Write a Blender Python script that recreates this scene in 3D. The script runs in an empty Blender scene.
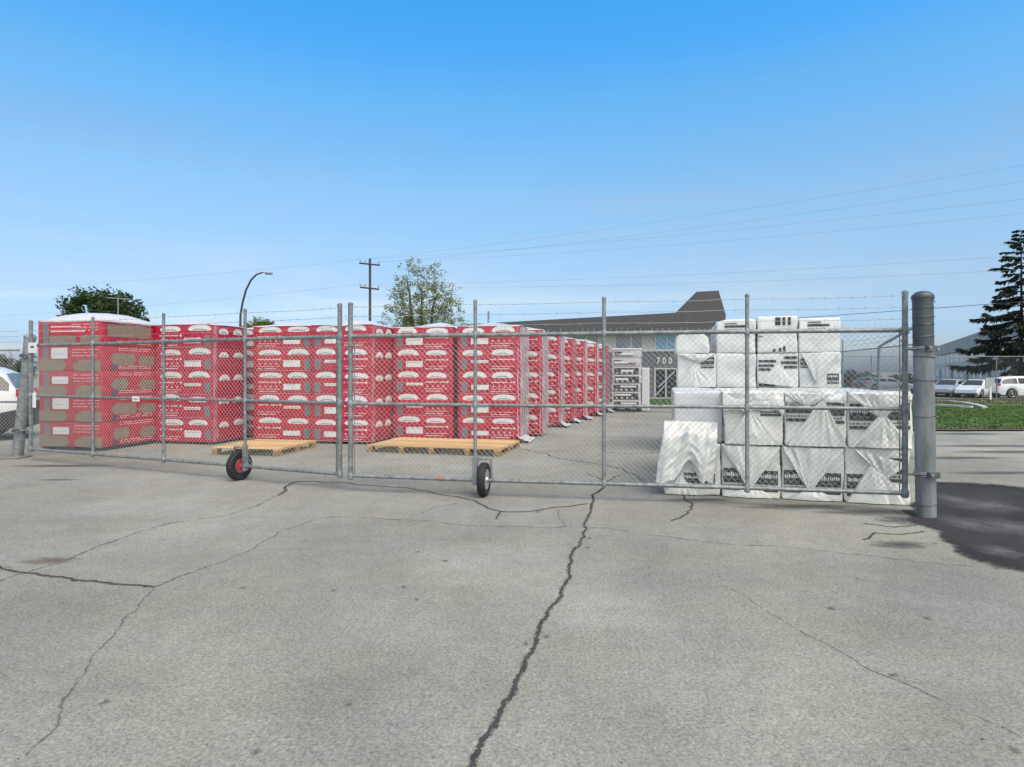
import bpy, math, random
from mathutils import Vector, Matrix, noise
R = math.radians
rnd = random.Random(7)
S = bpy.context.scene
COL = S.collection
F, HZ, EYE = 640.0, 372.0, 1.55          # focal length (px), horizon row, eye height: used to turn measurements into metres

def gz(x, y):                            # the yard is level, the lots beyond it lie half a metre lower
    t = min(1, max(0, (y - 30) / 22)); return -0.52 * t * t * (3 - 2 * t)
def PX(px, Y): return (px - 512) / F * Y
def PZ(py, Y): return EYE + (HZ - py) * Y / F
def GP(px, py):
    Y = EYE * F / (py - HZ); return (PX(px, Y), Y)

# ------------------------------------------------------------------ materials
def nodes(name):
    m = bpy.data.materials.new(name); m.use_nodes = True
    nt = m.node_tree; b = nt.nodes['Principled BSDF']
    return m, nt, b
def tex(nt, kind, scale=5, detail=4, rough=.55, coord='Object', stretch=None, dist=0):
    tc = nt.nodes.new('ShaderNodeTexCoord'); src = tc.outputs[coord]
    if stretch:
        mp = nt.nodes.new('ShaderNodeMapping'); mp.inputs['Scale'].default_value = stretch
        nt.links.new(src, mp.inputs['Vector']); src = mp.outputs['Vector']
    t = nt.nodes.new('ShaderNodeTex' + kind); t.inputs['Scale'].default_value = scale
    if kind == 'Noise':
        t.inputs['Detail'].default_value = detail; t.inputs['Roughness'].default_value = rough; t.inputs['Distortion'].default_value = dist
    nt.links.new(src, t.inputs['Vector']); return t
def ramp(nt, fac, stops):
    r = nt.nodes.new('ShaderNodeValToRGB'); e = r.color_ramp.elements
    while len(e) < len(stops): e.new(.5)
    for i, (p, c) in enumerate(stops):
        e[i].position = p; e[i].color = (*c, 1) if len(c) == 3 else c
    nt.links.new(fac, r.inputs['Fac']); return r.outputs['Color']
def mix(nt, fac, a, b, mode='MIX'):
    n = nt.nodes.new('ShaderNodeMix'); n.data_type = 'RGBA'; n.blend_type = mode
    for k, v in ((0, fac), (6, a), (7, b)):
        if isinstance(v, (int, float)): n.inputs[k].default_value = v
        elif isinstance(v, tuple): n.inputs[k].default_value = (*v, 1)
        else: nt.links.new(v, n.inputs[k])
    return n.outputs[2]
def bump(nt, b, h, strength=.3, dist=.02):
    n = nt.nodes.new('ShaderNodeBump'); n.inputs['Strength'].default_value = strength; n.inputs['Distance'].default_value = dist
    nt.links.new(h, n.inputs['Height']); nt.links.new(n.outputs['Normal'], b.inputs['Normal'])
def mat(name, c, rough=.6, metal=0, var=.12, scale=6, bmp=0, bscale=40, stretch=None, spec=None, coord='Object'):
    m, nt, b = nodes(name)
    t = tex(nt, 'Noise', scale, 5, .6, coord, stretch)
    lo = tuple(max(0, x * (1 - var)) for x in c); hi = tuple(min(1, x * (1 + var)) for x in c)
    nt.links.new(ramp(nt, t.outputs['Fac'], [(.3, lo), (.7, hi)]), b.inputs['Base Color'])
    b.inputs['Roughness'].default_value = rough; b.inputs['Metallic'].default_value = metal
    if spec is not None: b.inputs['Specular IOR Level'].default_value = spec
    if bmp:
        t2 = tex(nt, 'Noise', bscale, 4, .6, coord, stretch); bump(nt, b, t2.outputs['Fac'], bmp, .01)
    return m

def asphalt_mat(name, c, warm=(1.0, 1.004, .895), speck=.5, bs=.5, mott=.2):
    m, nt, b = nodes(name)
    big = tex(nt, 'Noise', .35, 6, .6); mid = tex(nt, 'Noise', 1.3, 6, .72)
    fine = tex(nt, 'Noise', 55, 5, .8); vor = tex(nt, 'Voronoi', 62)
    lo = tuple(c * (1 - mott) * w for w in warm); hi = tuple(c * (1 + mott) * w for w in warm)
    base = ramp(nt, big.outputs['Fac'], [(.35, lo), (.68, hi)])
    base = mix(nt, .5, base, ramp(nt, mid.outputs['Fac'], [(.3, (.7, .7, .7)), (.7, (1.2, 1.2, 1.2))]), 'MULTIPLY')
    base = mix(nt, 1.0, base, ramp(nt, fine.outputs['Fac'], [(.34, (1 - speck,) * 3), (.5, (1, 1, 1)), (.66, (1 + speck * .75,) * 3)]), 'MULTIPLY')
    hue = tex(nt, 'Noise', .8, 4, .6, coord='Object'); base = mix(nt, 1, base, ramp(nt, hue.outputs['Fac'], [(.35, (.97, .99, 1.03)), (.65, (1.03, 1.01, .93))]), 'MULTIPLY')
    grit = tex(nt, 'Noise', 240, 2, .6); base = mix(nt, .8, base, ramp(nt, grit.outputs['Fac'], [(.36, (.66, .66, .65)), (.5, (1, 1, 1)), (.64, (1.36, 1.36, 1.33))]), 'MULTIPLY')
    v2 = tex(nt, 'Voronoi', 125); base = mix(nt, .62, base, ramp(nt, v2.outputs['Color'], [(0, (.62, .62, .61)), (.3, (.86, .86, .85)), (.7, (1.06, 1.06, 1.05)), (.92, (1.2, 1.2, 1.17)), (1, (1.75, 1.72, 1.65))]), 'MULTIPLY')
    pt = tex(nt, 'Noise', 9, 4, .7); base = mix(nt, .7, base, ramp(nt, pt.outputs['Fac'], [(.3, (.86, .86, .86)), (.55, (1, 1, 1)), (.75, (1.1, 1.1, 1.1))]), 'MULTIPLY')
    st = ramp(nt, vor.outputs['Color'], [(.0, (.72, .71, .7)), (.5, (1, 1, 1)), (.9, (1.05, 1.04, 1.0)), (1, (1.5, 1.45, 1.35))])
    base = mix(nt, .55, base, st, 'MULTIPLY')
    nt.links.new(base, b.inputs['Base Color']); b.inputs['Roughness'].default_value = .88
    b.inputs['Specular IOR Level'].default_value = .25
    bump(nt, b, fine.outputs['Fac'], bs, .006)
    return m

M = {}
M['asphalt'] = asphalt_mat('worn_asphalt', .285, speck=.45)
M['patch'] = asphalt_mat('fresh_asphalt', .036, (1.02, .99, 1.03), .5, mott=.6)
M['lot'] = asphalt_mat('lot_asphalt', .20, speck=.3)
def stain_mat(name, c, dens):
    m, nt, b = nodes(name); b.inputs['Base Color'].default_value = (*c, 1); b.inputs['Roughness'].default_value = .7
    tc = nt.nodes.new('ShaderNodeTexCoord'); ln = nt.nodes.new('ShaderNodeVectorMath'); ln.operation = 'LENGTH'; nt.links.new(tc.outputs['Object'], ln.inputs[0])
    n = tex(nt, 'Noise', 3.0, 6, .7, coord='Object', dist=1); n2 = nt.nodes.new('ShaderNodeMath'); n2.operation = 'MULTIPLY_ADD'; n2.inputs[1].default_value = 1.5
    nt.links.new(n.outputs['Fac'], n2.inputs[0]); nt.links.new(ln.outputs['Value'], n2.inputs[2])
    a = ramp(nt, n2.outputs['Value'], [(.35, (0, 0, 0)), (1, (1, 1, 1))])
    mr = nt.nodes.new('ShaderNodeMapRange'); nt.links.new(n2.outputs['Value'], mr.inputs['Value'])
    mr.inputs['From Min'].default_value = .75; mr.inputs['From Max'].default_value = 1.55; mr.inputs['To Min'].default_value = dens; mr.inputs['To Max'].default_value = 0
    nt.links.new(mr.outputs['Result'], b.inputs['Alpha']); return m
M['stain_shade'] = stain_mat('damp_and_shade', (.06, .06, .062), .75)  # damp streaks, plus contact shadow painted at the white pile's foot
M['crack'] = mat('crack_dark', (.045, .046, .044), .95, var=.4, scale=9, bmp=.5, bscale=60)
M['crack_edge'] = asphalt_mat('crumbled_asphalt', .165, speck=.7)
M['crack_thin'] = mat('crack_fine', (.135, .135, .13), .95, var=.3, scale=9)
nt_ = M['crack_thin'].node_tree; t_ = tex(nt_, 'Noise', 5, 6, .75); mr_ = nt_.nodes.new('ShaderNodeMapRange'); nt_.links.new(t_.outputs['Fac'], mr_.inputs['Value'])
mr_.inputs['From Min'].default_value = .38; mr_.inputs['From Max'].default_value = .58; mr_.inputs['To Min'].default_value = .08; mr_.inputs['To Max'].default_value = .95; nt_.links.new(mr_.outputs['Result'], nt_.nodes['Principled BSDF'].inputs['Alpha'])
M['rust'] = stain_mat('rust_stain', (.13, .08, .04), .6)
M['lawn'] = mat('lawn_soil_grass', (.055, .10, .018), .9, var=.5, scale=2.2, bmp=.6, bscale=30)
M['blade'] = mat('grass_blade', (.07, .13, .02), .75, var=.4, scale=.8)
M['blade_dry'] = mat('grass_verge', (.12, .115, .045), .85, var=.4, scale=1.2)
M['kerb'] = mat('kerb_concrete', (.55, .54, .5), .8, var=.15, scale=3)
M['stonegrey'] = mat('pale_grit', (.33, .32, .30), .9)
M['dust'] = stain_mat('pale_dust', (.13, .125, .12), .8)
M['galv'] = mat('galvanised_steel', (.225, .245, .245), .5, .35, .38, 16, .2, 60)
M['galv_dark'] = mat('weathered_galvanised', (.25, .28, .295), .55, .4, .25, 7, .15, 50)
M['wire'] = mat('galvanised_wire', (.36, .39, .375), .5, .45, .15, 10)
M['wire_far'] = mat('grey_far_wire', (.22, .24, .24), .6, .3, .15, 10)
M['pole'] = mat('painted_pole_steel', (.20, .22, .225), .5, .25, .45, 3.2, .25, 18, stretch=(2.5, 2.5, .6))
M['pole_top'] = mat('pole_top_steel', (.07, .085, .095), .5, .25, .3, 5, .12, 25)
M['clamp'] = mat('clamp_steel', (.12, .13, .14), .5, .6, .3, 20)
M['black'] = mat('black_rubber', (.016, .016, .017), .7, var=.25, scale=14, bmp=.25, bscale=70)
M['rim_red'] = mat('red_rim_paint', (.36, .05, .085), .4, var=.15)
M['rim'] = mat('silver_rim', (.6, .61, .62), .3, .8, .1)
M['signwhite'] = mat('sign_white', (.72, .73, .72), .5, var=.06)
M['boardgrey'] = mat('sign_pale_grey', (.36, .38, .37), .6, var=.15)
M['ink'] = mat('dark_ink', (.042, .044, .048), .6, var=.2)
M['orange'] = mat('orange_tape', (.36, .15, .06), .7)
M['wood'] = mat('pallet_pine', (.62, .39, .155), .75, var=.2, scale=7, bmp=.3, bscale=30, stretch=(.35, 3, 1))
M['wood2'] = mat('pallet_pine_pale', (.66, .45, .22), .75, var=.2, scale=7, bmp=.3, bscale=30, stretch=(.35, 3, 1))
M['wood3'] = mat('pallet_pine_dull', (.50, .31, .13), .8, var=.25, scale=6, bmp=.3, bscale=30, stretch=(.35, 3, 1))
M['wood_dk'] = mat('pallet_block_wood', (.30, .18, .08), .85, var=.25, scale=8, bmp=.3)
M['power'] = mat('overhead_cable', (.24, .27, .31), .6)

def red_mat(name, c):
    m, nt, b = nodes(name)
    t = tex(nt, 'Noise', 3, 5, .65, stretch=(1, 1, 2.5), dist=.8)
    base = ramp(nt, t.outputs['Fac'], [(.28, tuple(x * .72 for x in c)), (.6, c), (.8, (c[0] * 1.12, c[1] * 1.7 + .02, c[2] * 1.6 + .02))])
    sp = tex(nt, 'Noise', 26, 3, .7, stretch=(1, 1, 1.6))      # faint printed speckle of the film
    base = mix(nt, 1, base, ramp(nt, sp.outputs['Fac'], [(.38, (.86, .8, .8)), (.52, (1, 1, 1)), (.68, (1.08, 1.35, 1.3))]), 'MULTIPLY')
    nt.links.new(base, b.inputs['Base Color']); b.inputs['Roughness'].default_value = .27
    b.inputs['Coat Weight'].default_value = .4; b.inputs['Coat Roughness'].default_value = .2
    w = tex(nt, 'Noise', 3.2, 4, .6, stretch=(1.6, 1.6, 1), dist=1.2); w.noise_type = 'RIDGED_MULTIFRACTAL'; w.normalize = True
    w2 = tex(nt, 'Noise', 12, 5, .7, stretch=(1, 1, 2), dist=1); bump(nt, b, mix(nt, .4, w.outputs['Fac'], w2.outputs['Fac']), .9, .04)
    return m
M['red'] = red_mat('red_printed_film', (.50, .016, .052))
M['red2'] = red_mat('red_bright_film', (.52, .017, .038))
M['tan'] = mat('brown_kraft_film', (.235, .178, .128), .4, var=.15, scale=6, bmp=.35, bscale=14)
M['label'] = mat('white_print', (.66, .66, .64), .4, var=.1, scale=8, bmp=.25, bscale=20)
M['labeldim'] = mat('grey_print', (.17, .16, .175), .5, var=.22, scale=10)
M['navy'] = mat('navy_print', (.035, .05, .12), .5, var=.2)
M['textpink'] = mat('pale_pink_print', (.70, .42, .44), .5, var=.15, scale=20)
M['inkgrey'] = mat('faded_ink', (.16, .17, .17), .6, var=.3, scale=30)
M['gap'] = mat('shade_black_skid', (.03, .027, .024), .9, var=.3)  # shade under the stacks is put into this near-black skid colour

def film_mat(name, c, rough=.32, bs=.5, stretch=None, sc=6):
    m, nt, b = nodes(name)
    t = tex(nt, 'Noise', 4, 6, .65, stretch=stretch, dist=.8)
    nt.links.new(ramp(nt, t.outputs['Fac'], [(.3, tuple(x * .86 for x in c)), (.65, c)]), b.inputs['Base Color'])
    b.inputs['Roughness'].default_value = rough; b.inputs['Coat Weight'].default_value = .35; b.inputs['Coat Roughness'].default_value = .12
    w = tex(nt, 'Noise', sc * .55, 3, .55, stretch=stretch, dist=.7); w.noise_type = 'RIDGED_MULTIFRACTAL'; w.normalize = True
    w2 = tex(nt, 'Noise', sc * 2.2, 4, .6, stretch=stretch, dist=.5)
    bump(nt, b, mix(nt, .35, w.outputs['Fac'], w2.outputs['Fac']), bs, .035)
    return m
M['film'] = film_mat('white_poly_film', (.78, .79, .755), .24, .9)
M['film_smooth'] = film_mat('smooth_poly_film', (.68, .70, .71), .4, .2, sc=3)
M['film_up'] = film_mat('rear_poly_film', (.70, .72, .70), .3, .55, sc=5)
M['cap'] = film_mat('cap_sheet_film', (.60, .595, .605), .45, .4)
M['silverwrap'] = film_mat('silver_wrap', (.50, .49, .50), .3, .6, (3, 3, .7), 8)
M['wrapgrey'] = film_mat('grey_stretch_wrap', (.62, .59, .60), .3, .8, (3, 3, .7), 8)
M['wrappink'] = film_mat('pink_stretch_wrap', (.55, .30, .33), .3, .8, (3, 3, .7), 8)
for k_, lo_ in (('wrapgrey', .55), ('wrappink', .35)):          # stretch film: milky in folds, clearer between
    nt_ = M[k_].node_tree; t_ = tex(nt_, 'Noise', 3.5, 5, .65, stretch=(2.2, 2.2, .6), dist=1.2); mr_ = nt_.nodes.new('ShaderNodeMapRange')
    nt_.links.new(t_.outputs['Fac'], mr_.inputs['Value']); mr_.inputs['From Min'].default_value = .36; mr_.inputs['From Max'].default_value = .6; mr_.inputs['To Min'].default_value = lo_ - .3; mr_.inputs['To Max'].default_value = lo_ + .42
    nt_.links.new(mr_.outputs['Result'], nt_.nodes['Principled BSDF'].inputs['Alpha'])

def paint(name, c, rough=.28):
    m, nt, b = nodes(name); b.inputs['Base Color'].default_value = (*c, 1)
    t = tex(nt, 'Noise', 2, 3); nt.links.new(ramp(nt, t.outputs['Fac'], [(.3, tuple(x * .94 for x in c)), (.7, c)]), b.inputs['Base Color'])
    b.inputs['Roughness'].default_value = rough; b.inputs['Coat Weight'].default_value = .6; b.inputs['Coat Roughness'].default_value = .06
    return m
M['car_white'] = paint('white_car_paint', (.74, .75, .76)); M['car_silver'] = paint('silver_car_paint', (.36, .37, .39))
M['car_grey'] = paint('dark_grey_car_paint', (.07, .075, .085)); M['car_blue'] = paint('blue_grey_car_paint', (.13, .16, .2))
M['glass'] = mat('dark_car_glass', (.02, .024, .03), .08, var=.1)
M['plastic'] = mat('black_trim_plastic', (.022, .023, .025), .6)
M['redlamp'] = mat('red_lamp', (.5, .015, .02), .2); M['clearlamp'] = mat('clear_lamp', (.7, .72, .74), .15)
M['roofmetal'] = mat('dark_standing_seam', (.082, .079, .084), .6, .1, .1, .8, .3, 3, stretch=(12, 1, .2))
M['wallgrey'] = mat('pale_wall_panel', (.46, .455, .44), .8, var=.08, scale=.7)
M['walldark'] = mat('dark_wall_panel', (.115, .12, .125), .7, var=.12, scale=.8)
M['wallbrown'] = mat('grey_brown_wall', (.50, .485, .47), .8, var=.1, scale=.2)
M['fascia'] = mat('grey_fascia', (.30, .30, .305), .7, var=.1, scale=.3)
M['winblue'] = mat('blue_reflecting_glass', (.10, .30, .50), .12, var=.3, scale=1.5)
M['wingrey'] = mat('grey_reflecting_glass', (.17, .20, .25), .15, var=.3, scale=1.2)
M['winpale'] = mat('pale_reflecting_glass', (.55, .60, .61), .2, var=.3, scale=.25)
M['frame'] = mat('aluminium_frame', (.5, .5, .5), .5, .3)
M['doorglass'] = mat('entrance_glass', (.03, .04, .045), .12, var=.3)
M['bark'] = mat('grey_bark', (.075, .06, .05), .9, var=.3, scale=5, bmp=.4, bscale=20)
M['bark_dark'] = mat('dark_spruce_bark', (.028, .022, .018), .95, var=.3)
M['poleblack'] = mat('dark_lamp_post', (.05, .055, .06), .5, .3)
M['polewood'] = mat('creosoted_wood', (.07, .058, .055), .9, var=.3, scale=3, bmp=.3)
def leaf_mat(name, c, var=.5):
    m, nt, b = nodes(name)
    t = tex(nt, 'Noise', .9, 3, .6)
    nt.links.new(ramp(nt, t.outputs['Fac'], [(.3, tuple(x * (1 - var) for x in c)), (.7, tuple(x * (1 + var) for x in c))]), b.inputs['Base Color'])
    b.inputs['Roughness'].default_value = .6
    tr = nt.nodes.new('ShaderNodeBsdfTranslucent'); tr.inputs['Color'].default_value = (c[0] * 1.3, c[1] * 1.4, c[2], 1)
    mx = nt.nodes.new('ShaderNodeMixShader'); mx.inputs[0].default_value = .3
    nt.links.new(b.outputs[0], mx.inputs[1]); nt.links.new(tr.outputs[0], mx.inputs[2])
    nt.links.new(mx.outputs[0], nt.nodes['Material Output'].inputs['Surface']); return m
M['leaf_dark'] = leaf_mat('dark_leaves', (.040, .080, .022)); M['leaf_spring'] = leaf_mat('spring_leaves', (.19, .20, .055), .3)
M['leaf_mid'] = leaf_mat('mid_leaves', (.15, .19, .035), .4); M['needle'] = leaf_mat('spruce_needles', (.016, .027, .015), .4)
M['leaf_far'] = leaf_mat('far_leaves', (.065, .085, .06), .4)

# ------------------------------------------------------------------ mesh building
class MB:
    def __init__(s): s.v, s.f, s.m, s.mats = [], [], [], []
    def mi(s, m):
        if m not in s.mats: s.mats.append(m)
        return s.mats.index(m)
    def add(s, vs, fs, m):
        o = len(s.v); s.v += [tuple(v) for v in vs]; k = s.mi(m)
        for f in fs: s.f.append(tuple(i + o for i in f)); s.m.append(k)
    def box(s, x0, x1, y0, y1, z0, z1, m):
        s.add([(x, y, z) for z in (z0, z1) for y in (y0, y1) for x in (x0, x1)],
              [(0, 2, 3, 1), (4, 5, 7, 6), (0, 1, 5, 4), (2, 6, 7, 3), (0, 4, 6, 2), (1, 3, 7, 5)], m)
    def tube(s, pts, r, m, n=8, cap=True):
        pts = [Vector(p) for p in pts]; rr = r if isinstance(r, (list, tuple)) else [r] * len(pts)
        vs, fs = [], []; up = None
        for i, p in enumerate(pts):
            d = (pts[min(i + 1, len(pts) - 1)] - pts[max(i - 1, 0)]).normalized()
            if up is None: up = Vector((0, 0, 1)) if abs(d.z) < .9 else Vector((1, 0, 0))
            a = d.cross(up)
            if a.length < 1e-4: a = d.cross(Vector((1, .3, .2)))
            a.normalize(); b = d.cross(a).normalized(); up = b * -1 if False else up
            for k in range(n):
                t = 2 * math.pi * k / n; vs.append(p + (a * math.cos(t) + b * math.sin(t)) * rr[i])
        for i in range(len(pts) - 1):
            for k in range(n):
                k2 = (k + 1) % n; fs.append((i * n + k, i * n + k2, (i + 1) * n + k2, (i + 1) * n + k))
        if cap: fs.append(tuple(range(n - 1, -1, -1))); fs.append(tuple(range((len(pts) - 1) * n, len(pts) * n)))
        s.add(vs, fs, m)
    def lathe(s, prof, c, m, n=24, axis='z', caps=True):          # prof: (radius, height)
        vs, fs = [], []
        for r, h in prof:
            for k in range(n):
                t = 2 * math.pi * k / n; x, y = r * math.cos(t), r * math.sin(t)
                p = (x, y, h) if axis == 'z' else (h, x, y)
                vs.append((c[0] + p[0], c[1] + p[1], c[2] + p[2]))
        for i in range(len(prof) - 1):
            for k in range(n):
                k2 = (k + 1) % n; fs.append((i * n + k, i * n + k2, (i + 1) * n + k2, (i + 1) * n + k))
        if caps: fs.append(tuple(range(n - 1, -1, -1))); fs.append(tuple(range((len(prof) - 1) * n, len(prof) * n)))
        s.add(vs, fs, m)
    def poly(s, pts, m): s.add(pts, [tuple(range(len(pts)))], m)
    def build(s, name, parent=None, smooth=False, loc=None, bev=0):
        me = bpy.data.meshes.new(name); me.from_pydata(s.v, [], s.f)
        for m in s.mats: me.materials.append(M[m])
        me.polygons.foreach_set('material_index', s.m); me.update()
        o = bpy.data.objects.new(name, me); COL.objects.link(o)
        if smooth:
            me.polygons.foreach_set('use_smooth', [True] * len(me.polygons))
            if smooth != 'all': me.set_sharp_from_angle(angle=R(smooth if smooth is not True else 40))
        if parent: o.parent = parent
        if loc: o.location = loc
        if bev:
            b = o.modifiers.new('bevel', 'BEVEL'); b.width = bev; b.segments = 2; b.limit_method = 'ANGLE'
        return o
def thing(name, label, cat, loc=(0, 0, 0), rz=0, group=None):
    o = bpy.data.objects.new(name, None); COL.objects.link(o); o.empty_display_size = .2
    o.location = loc; o.rotation_euler = (0, 0, rz); tag(o, label, cat, group); return o
def tag(o, label, cat, group=None):
    o['label'] = label; o['category'] = cat
    if group: o['group'] = group
    return o
def setting(o, kind='structure'): o['kind'] = kind; return o
def nz(p, s=1.0, seed=0): return noise.noise(Vector((p[0] * s + seed * 13.7, p[1] * s + seed * 7.1, p[2] * s - seed * 3.3)))

def soft_box(mb, w, d, h, r, step, m, amp=0, fs=3, seed=0, x0=0, y0=0, z0=0, sag=0):
    def axis(L):
        n = max(1, round((L - 2 * r) / step)); return [0, r * .3, *[r + (L - 2 * r) * i / n for i in range(n + 1)], L - r * .3, L]
    ax, ay, az = axis(w), axis(d), axis(h); ids = {}; vs = []; fcs = []
    def vid(i, j, k):
        key = (i, j, k)
        if key not in ids:
            p = Vector((ax[i], ay[j], az[k])); q = Vector((min(max(p.x, r), w - r), min(max(p.y, r), d - r), min(max(p.z, r), h - r)))
            n = (p - q)
            if n.length > 0: n.normalize()
            p = q + n * r
            if amp: p = p + n * (amp * (nz(p, fs, seed) + .5 * nz(p, fs * 2.7, seed + 5)))
            if sag:
                t = (p.x / w - .5) * 2; p.z -= sag * (p.z / h) * max(0, t * t - .1)
            ids[key] = len(vs); vs.append((p.x + x0, p.y + y0, p.z + z0))
        return ids[key]
    X, Y, Z = len(ax) - 1, len(ay) - 1, len(az) - 1
    for i in range(X):
        for j in range(Y):
            fcs.append((vid(i, j, 0), vid(i, j + 1, 0), vid(i + 1, j + 1, 0), vid(i + 1, j, 0)))
            fcs.append((vid(i, j, Z), vid(i + 1, j, Z), vid(i + 1, j + 1, Z), vid(i, j + 1, Z)))
    for i in range(X):
        for k in range(Z):
            fcs.append((vid(i, 0, k), vid(i + 1, 0, k), vid(i + 1, 0, k + 1), vid(i, 0, k + 1)))
            fcs.append((vid(i, Y, k), vid(i, Y, k + 1), vid(i + 1, Y, k + 1), vid(i + 1, Y, k)))
    for j in range(Y):
        for k in range(Z):
            fcs.append((vid(0, j, k), vid(0, j, k + 1), vid(0, j + 1, k + 1), vid(0, j + 1, k)))
            fcs.append((vid(X, j, k), vid(X, j + 1, k), vid(X, j + 1, k + 1), vid(X, j, k + 1)))
    mb.add(vs, fcs, m)

# ------------------------------------------------------------------ the ground
def sheet(name, poly, z, m, kind='structure', sub=0):
    mb = MB(); mb.poly([(x, y, gz(x, y) + z) for x, y in poly], m); return setting(mb.build(name), kind)
xs = [-3000, -400, -120, -60, -30, -15, 0, 15, 30, 60, 120, 400, 3000]
ys = [-200, -20, -3, 5, 12, 20, 26, 30, 32, 34, 36, 38, 40, 42, 44, 46, 48, 50, 52, 60, 90, 150, 400, 1200, 6000]
mb = MB(); mb.add([(x, y, gz(x, y)) for y in ys for x in xs],
    [(j * len(xs) + i, j * len(xs) + i + 1, (j + 1) * len(xs) + i + 1, (j + 1) * len(xs) + i) for j in range(len(ys) - 1) for i in range(len(xs) - 1)], 'asphalt')
setting(mb.build('ground'))

def strip_grid(name, x0, x1, ya, yb, z, m, nx=12, ny=10, edge=.12):
    mb = MB(); vs = []
    for j in range(ny + 1):
        for i in range(nx + 1):
            x = x0 + (x1 - x0) * i / nx; y = ya + (yb - ya) * j / ny
            if j in (0, ny): y += edge * (nz((x, y, 0), .9) + .6 * nz((x, y, 2), 3))
            if i in (0, nx): x += edge * nz((x, y, 5), .9)
            vs.append((x, y, gz(x, y) + z))
    mb.add(vs, [(j * (nx + 1) + i, j * (nx + 1) + i + 1, (j + 1) * (nx + 1) + i + 1, (j + 1) * (nx + 1) + i) for j in range(ny) for i in range(nx)], m)
    return setting(mb.build(name))
strip_grid('lawn', 10.4, 70, 17.1, 33, .03, 'lawn', 80, 16)
strip_grid('lawn', 5.2, 13, 29, 46, .03, 'lawn', 20, 20)
M['verge_soil'] = mat('verge_soil', (.075, .06, .035), .95, var=.4, scale=4, bmp=.5)
strip_grid('soil_edge', 10.2, 70, 16.75, 17.5, .034, 'verge_soil', 160, 3, .13)
strip_grid('parking_lot', 14, 110, 44, 62, .012, 'lot', 20, 18, .05)
def grass(name, n, xa, xb, ya, yb, m, h=(.05, .11)):
    mb = MB()
    for _ in range(n):
        x = rnd.uniform(xa, xb); y = rnd.uniform(ya, yb); z = gz(x, y) + .028; a = rnd.uniform(0, 6.28); w = rnd.uniform(.012, .03); hh = rnd.uniform(*h)
        dx, dy = math.cos(a) * w, math.sin(a) * w; lx, ly = rnd.uniform(-.04, .04), rnd.uniform(-.04, .04)
        mb.add([(x - dx, y - dy, z), (x + dx, y + dy, z), (x + lx, y + ly, z + hh)], [(0, 1, 2)], m)
    return setting(tag(mb.build(name), 'short green grass blades covering the lawn', 'grass'), 'stuff')
grass('grass', 34000, 10.5, 27, 17.0, 28.6, 'blade', (.025, .06))
grass('grass', 9000, 14, 40, 29.5, 43, 'blade_dry', (.06, .16))
grass('grass', 7000, 5.3, 11.5, 29.1, 45.5, 'blade')

# kerbs round the lawn's far side
def kerb(name, pts, label):
    mb = MB()
    for (xa, ya), (xb, yb) in zip(pts, pts[1:]):
        d = Vector((xb - xa, yb - ya)).normalized(); n = Vector((-d.y, d.x)) * .09
        z0, z1 = gz(xa, ya), gz(xb, yb)
        v = [(xa - n.x, ya - n.y, z0 - .05), (xb - n.x, yb - n.y, z1 - .05), (xb + n.x, yb + n.y, z1 - .05), (xa + n.x, ya + n.y, z0 - .05)]
        v += [(x, y, z + .17) for x, y, z in v]
        mb.add(v, [(4, 5, 6, 7), (0, 1, 5, 4), (2, 3, 7, 6), (1, 2, 6, 5), (3, 0, 4, 7)], 'kerb')
    return setting(mb.build(name))
kerb('kerb', [(PX(p, y), y) for p, y in ((936, 33.6), (950, 32.6), (966, 30.4), (977, 28.4), (985, 26.6))], '')
kerb('kerb', [(PX(p, y), y) for p, y in ((936, 28.6), (948, 28.1), (962, 27.2), (972, 26.8))], '')
kerb('kerb', [(5.0, 46.3), (13.2, 46.3)], '')

def ragged(pts, amp, n=6, seed=0):
    out = []
    for i in range(len(pts)):
        a, b = Vector(pts[i]), Vector(pts[(i + 1) % len(pts)])
        for k in range(n):
            p = a.lerp(b, k / n); L = (b - a).length
            out.append((p.x + amp * noise.noise(Vector((p.x * 3, p.y * 3, seed))), p.y + amp * noise.noise(Vector((p.x * 3, p.y * 3, seed + 9)))))
    return out
dp = [GP(*p) for p in ((934, 482), (975, 483), (1024, 487), (1120, 494), (1300, 520), (1300, 605), (1120, 588), (1024, 574), (990, 566), (962, 553), (944, 540), (928, 527), (905, 517), (912, 508))]
cen = Vector((sum(x for x, y in dp) / len(dp), sum(y for x, y in dp) / len(dp))); rim = ragged(dp, .12, 22, 1); mb = MB(); vs = []
for k in (.80, .98, 1.08):
    vs += [(cen.x + (x - cen.x) * k, cen.y + (y - cen.y) * k, .005) for x, y in rim]
nr = len(rim); mb.add(vs, [tuple(range(nr))] + [(a * nr + i, (a + 1) * nr + i, (a + 1) * nr + (i + 1) % nr, a * nr + (i + 1) % nr) for a in (0, 1) for i in range(nr)], 'patch')
po = setting(mb.build('asphalt_patch')); ca = po.data.color_attributes.new('fade', 'FLOAT_COLOR', 'POINT')
for i in range(3 * nr): f = (1, .55, 0)[i // nr]; ca.data[i].color = (f, f, f, 1)
pm = M['patch']; nt_ = pm.node_tree; b_ = nt_.nodes['Principled BSDF']; at_ = nt_.nodes.new('ShaderNodeVertexColor'); at_.layer_name = 'fade'
nn = tex(nt_, 'Noise', 7, 6, .75); ad = nt_.nodes.new('ShaderNodeMath'); ad.operation = 'ADD'; nt_.links.new(at_.outputs['Color'], ad.inputs[0]); nt_.links.new(nn.outputs['Fac'], ad.inputs[1])
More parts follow.
